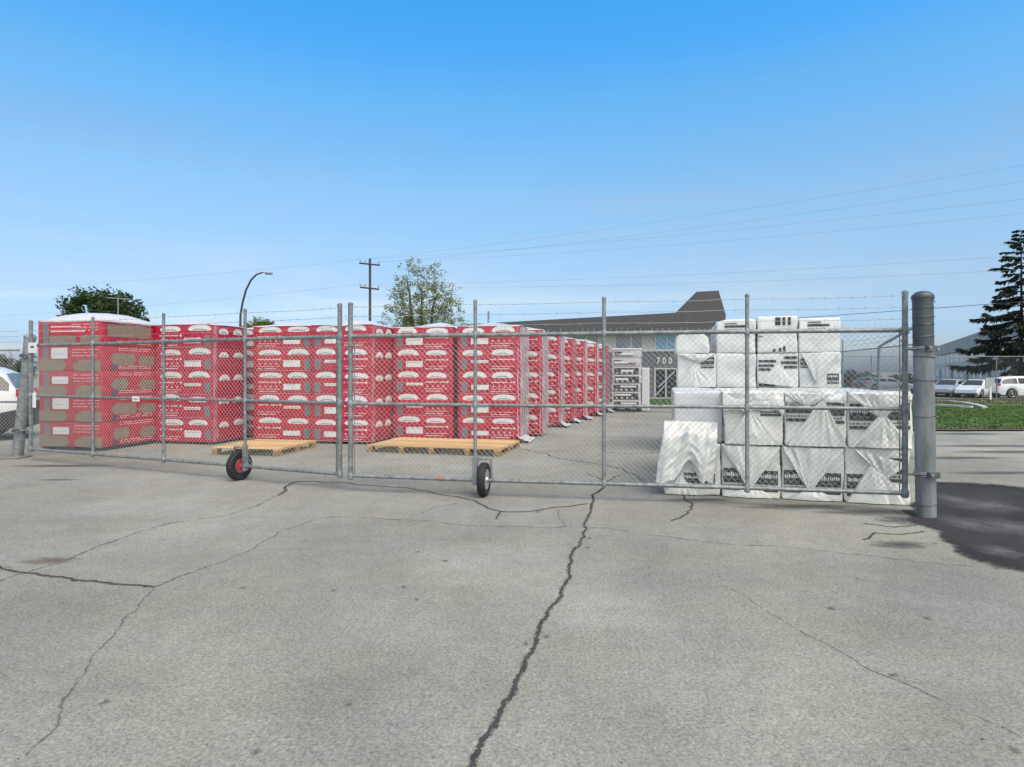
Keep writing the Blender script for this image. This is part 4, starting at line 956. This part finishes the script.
# ------------------------------------------------------------------ buildings
def building700():
    O = Vector((12.73, 50)); u = Vector((math.cos(R(-12)), math.sin(R(-12)))); rz = R(-12)
    z0 = gz(0, 50)
    def q2(px, py):
        k = (px - 512) / F; s = (O.y * k - O.x) / (u.x - u.y * k); Y = O.y + u.y * s; return s, EYE + (HZ - py) * Y / F
    g = thing('office_building', 'low grey office with a dark wedge shaped roof, a raised corner and the number 700', 'building', (O.x, O.y, 0), rz)
    xl, xr = q2(470, 320)[0], q2(722, 320)[0]; zf = q2(650, 333.5)[1]
    prof = [q2(470, 325.0), q2(515, 322.5), q2(675, 313.7), q2(695.5, 293.2), q2(717.4, 292), q2(724.5, 316)]
    prof += [(prof[-1][0] - .1, zf), (xl, zf)]
    q = MB(); n = len(prof); D = 9.0
    q.add([(x, -.9, z) for x, z in prof] + [(x, D, z) for x, z in prof], [tuple(range(n - 1, -1, -1)), tuple(range(n, 2 * n))] + [(i, (i + 1) % n, (i + 1) % n + n, i + n) for i in range(n)], 'roofmetal')
    rf_ = q.build('roof', g)
    q = MB(); q.box(xl, xr - .5, 0, D - .2, q2(650, 350.5)[1], zf - .003, 'wallgrey'); q.build('upper_wall', g)
    q = MB(); q.box(xl, xr - .5, -.05, D - .2, z0 - .1, q2(650, 350.5)[1] - .003, 'walldark'); q.build('lower_wall', g)
    q = MB(); zc = q2(650, 350.5)[1]; q.box(xl, xr - .45, -.12, -.053, zc - .08, zc + .08, 'frame'); q.build('ledge', g)
    za, zb = q2(650, 349.3)[1], q2(650, 335)[1]
    for pa, pb, m in ((528, 552, 'wingrey'), (572, 598, 'wingrey'), (616, 642, 'wingrey'), (656, 675, 'winblue'), (690, 706, 'wingrey')):
        a, b = q2(pa, 340)[0], q2(pb, 340)[0]
        q = MB(); q.box(a - .08, b + .08, -.06, -.002, za - .08, za, 'frame'); q.box(a - .08, b + .08, -.06, -.002, zb, zb + .08, 'frame')
        for x in (a - .08, (a * .42 + b * .58) - .04, b): q.box(x, x + .08, -.058, -.002, za, zb, 'frame')
        w = q.build('window', g); q = MB(); q.box(a, b, -.03, -.004, za, zb, m); q.build('pane', w)
    a, b = q2(655, 380)[0], q2(688, 380)[0]
    q = MB(); q.box(a, b, -.09, -.053, z0 + .1, q2(650, 368)[1], 'doorglass'); e = q.build('entrance', g)
    q = MB()
    for x in (a, (a * 2 + b) / 3, (a + b * 2) / 3, b): q.box(x - .05, x + .05, -.14, -.092, z0 + .1, q2(650, 368)[1], 'frame')
    q.box(a, b, -.137, -.092, q2(650, 368)[1] - .1, q2(650, 368)[1], 'frame'); q.build('door_frame', e)
    q = MB(); q.tube([(a + .3, -.25, z0 + .9), (a + 1.5, -.25, z0 + 2.1)], .045, 'frame', 6); q.tube([(a + .1, -.25, z0 + .25), (a + .9, -.25, z0 + 1.2)], .04, 'frame', 6); q.build('stair_rail', e)
    cu = bpy.data.curves.new('number_sign', 'FONT'); cu.body = '700'; cu.size = .66; cu.extrude = .03; cu.align_x = 'LEFT'; cu.space_character = 1.7; cu.offset = .004; cu.resolution_u = 6
    cu.materials.append(M['signwhite']); t0 = bpy.data.objects.new('number_text', cu); me = bpy.data.meshes.new_from_object(t0); bpy.data.objects.remove(t0); o = bpy.data.objects.new('number_sign', me); COL.objects.link(o); o.parent = g
    o.location = (q2(656.5, 360)[0], -.085, q2(656, 363.6)[1]); o.rotation_euler = (R(90), 0, 0); o.scale = (.82, 1.05, 1)
building700()

def long_building():
    a, b = Vector((47, 56)), Vector((98, 149)); d = (b - a); L = d.length; rz = math.atan2(d.y, d.x); z0 = -.6
    g = thing('warehouse_building', 'long two storey grey building with a band of upper windows, behind the parked cars', 'building', (a.x, a.y, 0), rz)
    q = MB(); q.box(0, L, -22, -.001, z0, 5.0, 'wallbrown'); q.build('wall', g)          # front face is +y side
    q = MB(); q.box(-.3, L + .3, -22.3, .45, 5.003, 6.85, 'fascia'); q.box(-.35, L + .35, -22.35, .5, 6.853, 7.0, 'frame'); rr_ = q.build('roof', g)
    q = MB(); q.box(L * .34, L * .40, -14, -6, 7.003, 8.4, 'fascia'); q.build('plant_room', g)
    n = 16
    for i in range(n):
        x0 = L * (i + .06) / n; x1 = L * (i + .94) / n
        q = MB(); q.box(x0, x1, .003, .06, 3.15, 3.28, 'frame'); q.box(x0, x1, .003, .06, 4.86, 4.98, 'frame')
        for k in range(4): x = x0 + (x1 - x0 - .1) * k / 3; q.box(x, x + .1, .003, .058, 3.28, 4.86, 'frame')
        w = q.build('window', g); q = MB(); q.box(x0 + .1, x1 - .1, .006, .03, 3.28, 4.86, 'winpale'); q.build('pane', w)
        q = MB(); xm = (x0 + x1) / 2
        if i % 3 == 1: q.box(xm - .9, xm + .9, .003, .05, z0, 2.1, 'walldark'); q.build('door', g)
        else: q.box(xm - 1.2, xm + 1.4, .003, .05, .7, 2.2, 'winpale'); q.build('ground_floor_window', g)
long_building()
# sign board on the verge
sg = thing('sign_board', 'small pale sign on one white leg, on the verge before the parked cars', 'sign', (PX(990, 35.5), 35.5, gz(0, 35.5)), R(5))
q = MB(); q.box(-.28, .28, -.02, .02, .70, 1.32, 'boardgrey'); q.build('board', sg, bev=.01)
q = MB(); q.box(-.05, .05, -.05, -.022, 0, .80, 'signwhite'); q.build('leg', sg)

# ------------------------------------------------------------------ street furniture behind
Y = 36.0; lp = [(PX(239.5, Y), 0), (PX(240.5, Y), PZ(315, Y)), (PX(242.5, Y), PZ(303, Y)), (PX(246, Y), PZ(290, Y)), (PX(251, Y), PZ(280, Y)), (PX(256.5, Y), PZ(274.5, Y)), (PX(262, Y), PZ(272.6, Y)), (PX(266, Y), PZ(272.8, Y))]
x0 = lp[0][0]; sl = thing('street_lamp', 'dark curved street lamp rising behind the red stacks', 'street lamp', (x0, Y, gz(0, Y)))
q = MB(); q.tube([(x - x0, 0, z - gz(0, Y)) for x, z in lp], [.09, .062, .058, .055, .052, .048, .045, .04], 'poleblack', 10); q.build('post', sl, True)
q = MB(); hx, hz = lp[-1][0] - x0, lp[-1][1] - gz(0, Y); soft_box(q, .42, .2, .13, .05, .1, 'galv_dark', 0, 1, 0, hx - .06, -.1, hz - .1); q.build('lamp_head', sl, 'all')
# antenna mast by the dense tree
Y = 40.0; am = thing('antenna_mast', 'thin pale T shaped mast in front of the dense dark tree', 'mast', (PX(118, Y), Y, gz(0, Y)))
q = MB(); q.tube([(0, 0, 0), (0, 0, PZ(297.5, Y) + .2)], .04, 'galv', 8); q.build('pole', am, True)
q = MB(); zt = PZ(298, Y) + .2; q.tube([(-.7, 0, zt + .04), (.75, 0, zt - .06)], .035, 'galv', 6); q.build('crossarm', am, True)
# wooden utility pole
Y = 52.0; ux = PX(370, Y); up = thing('utility_pole', 'wooden utility pole with two crossarms beside the leafy spring tree', 'utility pole', (ux, Y, gz(0, Y)))
zg = -gz(0, Y); ztop = PZ(258.5, Y) + zg; za1 = PZ(264.5, Y) + zg; za2 = PZ(288.5, Y) + zg
q = MB(); q.tube([(0, 0, 0), (0, 0, ztop)], [.13, .095], 'polewood', 10); q.build('pole', up, True)
for zc, w in ((za1, .86), (za2, .80)):
    q = MB(); q.tube([(-w, -.17 + w * .2, zc + w * .13), (w, -.17 - w * .2, zc - w * .13)], .068, 'polewood', 4); q.build('crossarm', up)
    for x in (-.78, -.38, .76):
        q = MB(); zz = zc - x * .13; q.lathe([(.03, zz + .05), (.035, zz + .15), (.06, zz + .17), (.05, zz + .27), (.02, zz + .3)], (x, -.17 - x * .2, 0), 'galv_dark', 8); q.build('insulator', up, True)
# overhead lines
def line(label, a, b, sag, r=.006, n=30):
    a, b = Vector(a), Vector(b); q = MB(); q.tube([a.lerp(b, i / n) - Vector((0, 0, sag * 4 * (i / n) * (1 - i / n))) for i in range(n + 1)], r, 'power', 5)
    tag(q.build('overhead_cable', smooth=True), label, 'cable', 'overhead cables crossing the sky')
zU, zL = PZ(263, 52), PZ(287, 52)
line('highest overhead cable, running up to the upper right corner of the sky', (ux, 52, ztop - zg), (38, 26, 12.9), .5)
line('second highest overhead cable at the upper right', (ux + .35, 52, zU), (37, 26, 11.9), .6)
line('overhead cable above the spruce tip, upper of the close pair', (ux - .78, 52, zU + .3), (36, 26, 10.4), .5)
line('overhead cable above the spruce tip, lower of the close pair', (ux + .78, 52, zU + .1), (36, 26.4, 9.7), .55)
line('faint overhead cable meeting the upper part of the spruce', (ux - .78, 52, zL + .2), (36, 26, 7.4), .5, .006)
line('faint overhead cable meeting the spruce halfway up', (ux + .78, 52, zL), (36, 26.3, 6.6), .5, .006)
line('thick low cable running from the grey office past the thick gate post', (2.2, 47.5, 4.35), (30, 17.8, 4.72), .12, .013)
bpy.data.objects['overhead_cable.006'].data.materials[0] = M['polewood']
line('overhead cable leaving the utility pole to the left', (ux - .78, 52, zU + .3), (-75, 60, 8.6), .8, .007)
line('lower overhead cable leaving the utility pole to the left', (ux - .78, 52, zL + .2), (-75, 60, 6.0), .8, .007)

# ------------------------------------------------------------------ trees
def branches(q, p, d, L, r, depth, tips, rr, spread=.55, nseg=4, kids=3, gravity=.0, m='bark', shrink=.68):
    pts, rs = [Vector(p)], [r]; dd = Vector(d).normalized()
    for i in range(nseg):
        dd = (dd + Vector((rr.uniform(-1, 1), rr.uniform(-1, 1), rr.uniform(-.6, .8))) * .13 + Vector((0, 0, gravity))).normalized()
        pts.append(pts[-1] + dd * (L / nseg)); rs.append(r * (1 - .6 * (i + 1) / nseg))
    q.tube(pts, rs, m, 6 if depth > 1 else 4, False)
    if depth == 0:
        tips += [(pts[-1], dd), (pts[len(pts) // 2], dd)]; return
    for k in range(kids + (depth > 1)):
        t = rr.uniform(.35, 1.0) if k else 1.0; i = min(len(pts) - 2, int(t * nseg)); b = pts[i].lerp(pts[i + 1], min(1, t * nseg - i))
        ax = Vector((rr.uniform(-1, 1), rr.uniform(-1, 1), rr.uniform(-.35, .6))).normalized()
        nd = (dd * (1 - spread) + ax * spread).normalized()
        branches(q, b, nd, L * shrink * rr.uniform(.75, 1.15), max(.008, rs[i] * .62), depth - 1, tips, rr, spread, nseg, kids, gravity, m, shrink)
def leaves(q, c, n, rad, size, m, rr, flat=1):
    for _ in range(n):
        while True:
            o = Vector((rr.uniform(-1, 1), rr.uniform(-1, 1), rr.uniform(-1, 1)))
            if o.length < 1: break
        p = Vector(c) + o * rad; s = size * rr.uniform(.6, 1.3)
        a = Vector((rr.uniform(-1, 1), rr.uniform(-1, 1), rr.uniform(-.5, .5))).normalized(); b = a.cross(Vector((rr.uniform(-1, 1), rr.uniform(-1, 1), rr.uniform(.2, 1)))).normalized()
        q.add([p - a * s, p - b * s * .5, p + a * s, p + b * s * .5], [(0, 1, 2, 3)], m)
def tree(label, px, Y, lobes, n, seed, leafm, trunk=.2, leafn=14, leafr=.4, leafs=.1, stems=1, shell=.5, cat='tree', name='broadleaf_tree', twig=.02):
    rr = random.Random(seed); g = thing(name, label, cat, (PX(px, Y), Y, gz(0, Y))); tips = []
    vol = [a * a * b for _, _, a, b in lobes]
    for _ in range(n):
        cx, cz, a, b = rr.choices(lobes, vol)[0]
        while True:
            o = Vector((rr.uniform(-1, 1), rr.uniform(-1, 1), rr.uniform(-1, 1)))
            if 0 < o.length < 1: break
        o = o.normalized() * max(o.length, shell * rr.random() ** .3 if rr.random() < .7 else 0) * rr.uniform(.85, 1.1)
        tips.append(Vector((cx + o.x * a, o.y * a, cz + o.z * b)))
    zmin = min(t.z for t in tips); zmax = max(t.z for t in tips); q = MB(); nodes_ = []
    for k in range(stems):
        sx = (k - (stems - 1) / 2); p = Vector((sx * .25, 0, -.1)); pts = [p]; m = 9; top = zmin + (zmax - zmin) * rr.uniform(.6, .8)
        for i in range(1, m + 1):
            t = i / m; pts.append(Vector((sx * (.25 + 1.1 * t * t) + rr.uniform(-.1, .1), rr.uniform(-.25, .25) * t, top * t)))
        q.tube(pts, [trunk * (1 - .78 * i / m) for i in range(m + 1)], 'bark', 7, False); nodes_ += [(v, trunk * (1 - .78 * i / m)) for i, v in enumerate(pts) if v.z > zmin * .45]
    axis = nodes_[len(nodes_) // 2][0]
    for T in sorted(tips, key=lambda t: (t - axis).length):
        best = min(nodes_, key=lambda nd: (T - nd[0]).length + max(0, nd[0].z - T.z + .25) * 2.2)
        b, rb = best; L = (T - b).length; pts = [b]; r0 = min(rb * .6, twig + .012 * L)
        for i in range(1, 5):
            t = i / 4; p = b.lerp(T, t) + Vector((0, 0, -.10 * L * math.sin(math.pi * t))) + Vector((rr.uniform(-1, 1), rr.uniform(-1, 1), rr.uniform(-1, 1))) * .04 * L * (t < 1)
            pts.append(p); nodes_.append((p, max(.008, r0 * (1 - .6 * t))))
        q.tube(pts, [max(.006, r0 * (1 - .7 * i / 4)) for i in range(5)], 'bark', 4, False)
    q.build('trunk', g, True); q = MB()
    for t in tips: leaves(q, t, rr.randint(max(1, leafn // 3), leafn), leafr * rr.uniform(.6, 1.2), leafs, leafm, rr)
    q.build('crown', g); return g
tree('dense dark green tree rising behind the stack with brown patches', 108, 48, [(-1.3, 6.3, 1.9, 2.0), (.5, 6.3, 1.9, 2.0), (2.2, 4.7, 1.2, 1.6), (-2.4, 5.4, .9, 1.8), (1.3, 5.5, 1.5, 1.9), (0, 4.4, 2.6, 1.3)], 520, 8, 'leaf_dark', .26, 66, .5, .14, shell=.75)
tree('tall airy tree with young spring leaves and visible branches', 421, 58, [(.0, 8.7, 2.9, 3.5), (-2.2, 7.2, 1.6, 2.6), (2.3, 8.2, 1.7, 2.2), (.2, 5.6, 3.1, 2.3), (3.2, 6.2, 1.0, 1.6)], 600, 14, 'leaf_spring', .32, 34, .40, .095, 3, .75, twig=.06)
tree('small sparse shrub just left of the utility pole foot', 362, 54, [(-.2, 4.4, .9, 1.6), (.5, 5.3, .6, 1.0)], 70, 21, 'leaf_mid', .09, 16, .3, .075, 2, .4)
tree('low spreading young tree right of the airy spring tree', 455, 56, [(.2, 5.2, 1.5, 1.7), (1.2, 4.4, 1.0, 1.2), (-.6, 5.4, .8, 1.4)], 150, 31, 'leaf_spring', .12, 32, .38, .08, 2, .5, twig=.03)
tree('leafy green sapling just left of the airy spring tree', 396, 55, [(-.2, 4.6, 1.3, 1.6), (-1.0, 5.4, .9, 1.6), (.7, 4.2, 1.0, 1.3)], 140, 33, 'leaf_mid', .11, 34, .36, .08, 2, .5, twig=.03)
tree('rounded light green bush showing beside the curved street lamp', 260, 42, [(-.1, 4.4, .9, 1.1), (.5, 4.5, .65, .85)], 160, 41, 'leaf_mid', .09, 46, .25, .08, 2, .6)
tree('grey green distant tree above the white car at the left edge', 6, 70, [(0, 2.6, 2.2, 1.3), (1.7, 2.3, 1.6, 1.1), (-1.6, 2.4, 1.8, 1.3)], 220, 51, 'leaf_far', .12, 40, .45, .12, 2, .6)
for px, sc, sd, lb in ((848, 1.0, 61, 'dark distant bush at the right edge of the tall white pile'), (866, .8, 62, 'middle distant bush seen through the mesh left of the thick gate post'), (903, .85, 63, 'distant bush seen through the mesh right beside the thick gate post')):
    tree(lb, px, 88, [(0, 1.2 * sc, 1.7, 1.2 * sc), (1.2, 1 * sc, 1.2, 1 * sc), (-1.2, .9 * sc, 1.1, .9 * sc)], 150, sd, 'leaf_far', .1, 44, .4, .13, 3, .5, 'bush', 'round_bush')
# spruce
def spruce():
    Y = 57.0; H = PZ(229, Y) + .55; rr = random.Random(4)
    g = thing('spruce_tree', 'dark drooping spruce at the right edge above the parked white cars', 'tree', (PX(1021, Y), Y, gz(0, Y)))
    q = MB(); q.tube([(0, 0, -.1), (.05, 0, H * .5), (0, 0, H)], [.17, .12, .015], 'bark_dark', 8)
    c = MB(); z = 2.9; kk = 57 / 46
    while z < H - .15:
        f = (H - z) / (H - 2.8); Lb = (.25 + 4.1 * f ** .8) * kk ; n = rr.randint(5, 7) if f > .4 else rr.randint(4, 5); a0 = rr.uniform(0, 6.28)
        for k in range(n):
            a = a0 + k * 6.283 / n + rr.uniform(-.4, .4); L = Lb * rr.uniform(.5, 1.15); pts = []; m = 6; rr_d = rr.uniform(.5, 1.6)
            for i in range(m + 1):
                t = i / m; droop = rr_d * (.36 * f + .05) * L * t ** 1.3 - .22 * L * t ** 3 * f
                pts.append(Vector((math.cos(a) * L * t, math.sin(a) * L * t, z + .12 * L * t * (1 - f) - droop + rr.uniform(-.09, .06) * L * .5 * (t > 0))))
            q.tube(pts, [.045 * (1 - .85 * i / m) * (.4 + f) for i in range(m + 1)], 'bark_dark', 4, False)
            dens = int(46 * L) + 12
            for _ in range(dens):
                t = rr.uniform(.12, 1.0) ** .75; i = min(m - 1, int(t * m)); p = pts[i].lerp(pts[i + 1], t * m - i)
                side = Vector((-math.sin(a), math.cos(a), 0)) * rr.choice([-1, 1]); out = Vector((math.cos(a), math.sin(a), 0))
                tl = kk * rr.uniform(.2, .62) * (.45 + .75 * math.sin(min(1, t * 1.1) * 2.4)) * (.45 + .65 * f); dv = (side * rr.uniform(.1, 1) + out * rr.uniform(.2, .9) + Vector((0, 0, rr.uniform(-1.7, .0) * (.35 + .65 * f)))).normalized()
                w = kk * rr.uniform(.035, .075); e = p + dv * tl; nrm = dv.cross(Vector((rr.uniform(-1, 1), rr.uniform(-1, 1), rr.uniform(-1, 1)))).normalized() * w
                c.add([p - nrm * .6, p + dv * tl * .5 - nrm, e, p + dv * tl * .5 + nrm], [(0, 1, 2, 3)], 'needle')
        z += kk * rr.uniform(.34, .62) * (.6 + .6 * f)
    q.build('trunk', g, True); c.build('crown', g)
spruce()

# ------------------------------------------------------------------ camera, light, sky
cd = bpy.data.cameras.new('camera'); cam = bpy.data.objects.new('camera', cd); COL.objects.link(cam)
cam.location = (0, 0, EYE); cam.rotation_euler = (R(90), 0, 0); cd.sensor_width = 36; cd.sensor_fit = 'HORIZONTAL'; cd.lens = F / 1024 * 36
cd.shift_y = -(383.5 - HZ) / 1024; cd.clip_end = 9000; cd.clip_start = .05; S.camera = cam
SUN_EL, SUN_AZ = R(56), R(150)           # azimuth clockwise from north (+Y): behind the camera, to the right
sd = bpy.data.lights.new('sun', 'SUN'); so = bpy.data.objects.new('sun', sd); COL.objects.link(so)
sd.energy = 1.35; sd.angle = R(48); sd.color = (1, .935, .83)
dirv = Vector((math.sin(SUN_AZ) * math.cos(SUN_EL), math.cos(SUN_AZ) * math.cos(SUN_EL), math.sin(SUN_EL)))
so.rotation_euler = dirv.to_track_quat('Z', 'Y').to_euler(); so.location = dirv * 50
W = bpy.data.worlds.new('World'); S.world = W; W.use_nodes = True; nt = W.node_tree; bg = nt.nodes['Background']
sky = nt.nodes.new('ShaderNodeTexSky'); sky.sky_type = 'NISHITA'; sky.sun_disc = False; sky.sun_elevation = SUN_EL; sky.sun_rotation = SUN_AZ
sky.altitude = 100; sky.air_density = 1.0; sky.dust_density = 1.2; sky.ozone_density = 2.0
# clear blue towards the north, unseen overhead and rear whitened to add neutral fill light: grade of the sky by elevation
tcw = nt.nodes.new('ShaderNodeTexCoord'); sx = nt.nodes.new('ShaderNodeSeparateXYZ'); nt.links.new(tcw.outputs['Generated'], sx.inputs[0])
grade = ramp(nt, sx.outputs['Z'], [(0, (.165, .202, .30)), (.06, (.202, .238, .315)), (.127, (.252, .264, .285)), (.26, (.275, .350, .357)), (.391, (.193, .406, .459)), (.45, (.130, .396, .512)), (.49, (.114, .406, .536)), (.57, (.10, .40, .56)), (.76, (1.05, .69, .41))])
mrs = nt.nodes.new('ShaderNodeMapRange'); mrs.interpolation_type = 'SMOOTHSTEP'; nt.links.new(sx.outputs['Y'], mrs.inputs['Value'])
mrs.inputs['From Min'].default_value = .15; mrs.inputs['From Max'].default_value = -.45
grade = mix(nt, mrs.outputs['Result'], grade, (.58, .505, .415))
cn = tex(nt, 'Noise', 2.2, 6, .6, coord='Generated', stretch=(1, 1, 7), dist=.6)
ce = ramp(nt, sx.outputs['Z'], [(0, (.8, .8, .8)), (.25, (.4, .4, .4)), (.48, (0, 0, 0))]); cf = mix(nt, 1, ramp(nt, cn.outputs['Fac'], [(.46, (0, 0, 0)), (.68, (.9, .9, .9))]), ce, 'MULTIPLY')
grade = mix(nt, cf, grade, (.36, .31, .285))
up = mix(nt, 1, grade, (2, 2, 2), 'MULTIPLY'); nt.links.new(mix(nt, 1, sky.outputs['Color'], up, 'MULTIPLY'), bg.inputs['Color']); bg.inputs['Strength'].default_value = .14
S.view_settings.view_transform = 'Standard'; S.view_settings.look = 'None'; S.view_settings.exposure = 1.0; S.view_settings.gamma = 1
S.view_settings.use_curve_mapping = False
S.render.engine = 'CYCLES'; S.cycles.max_bounces = 6; S.cycles.transparent_max_bounces = 8; S.cycles.use_denoising = True
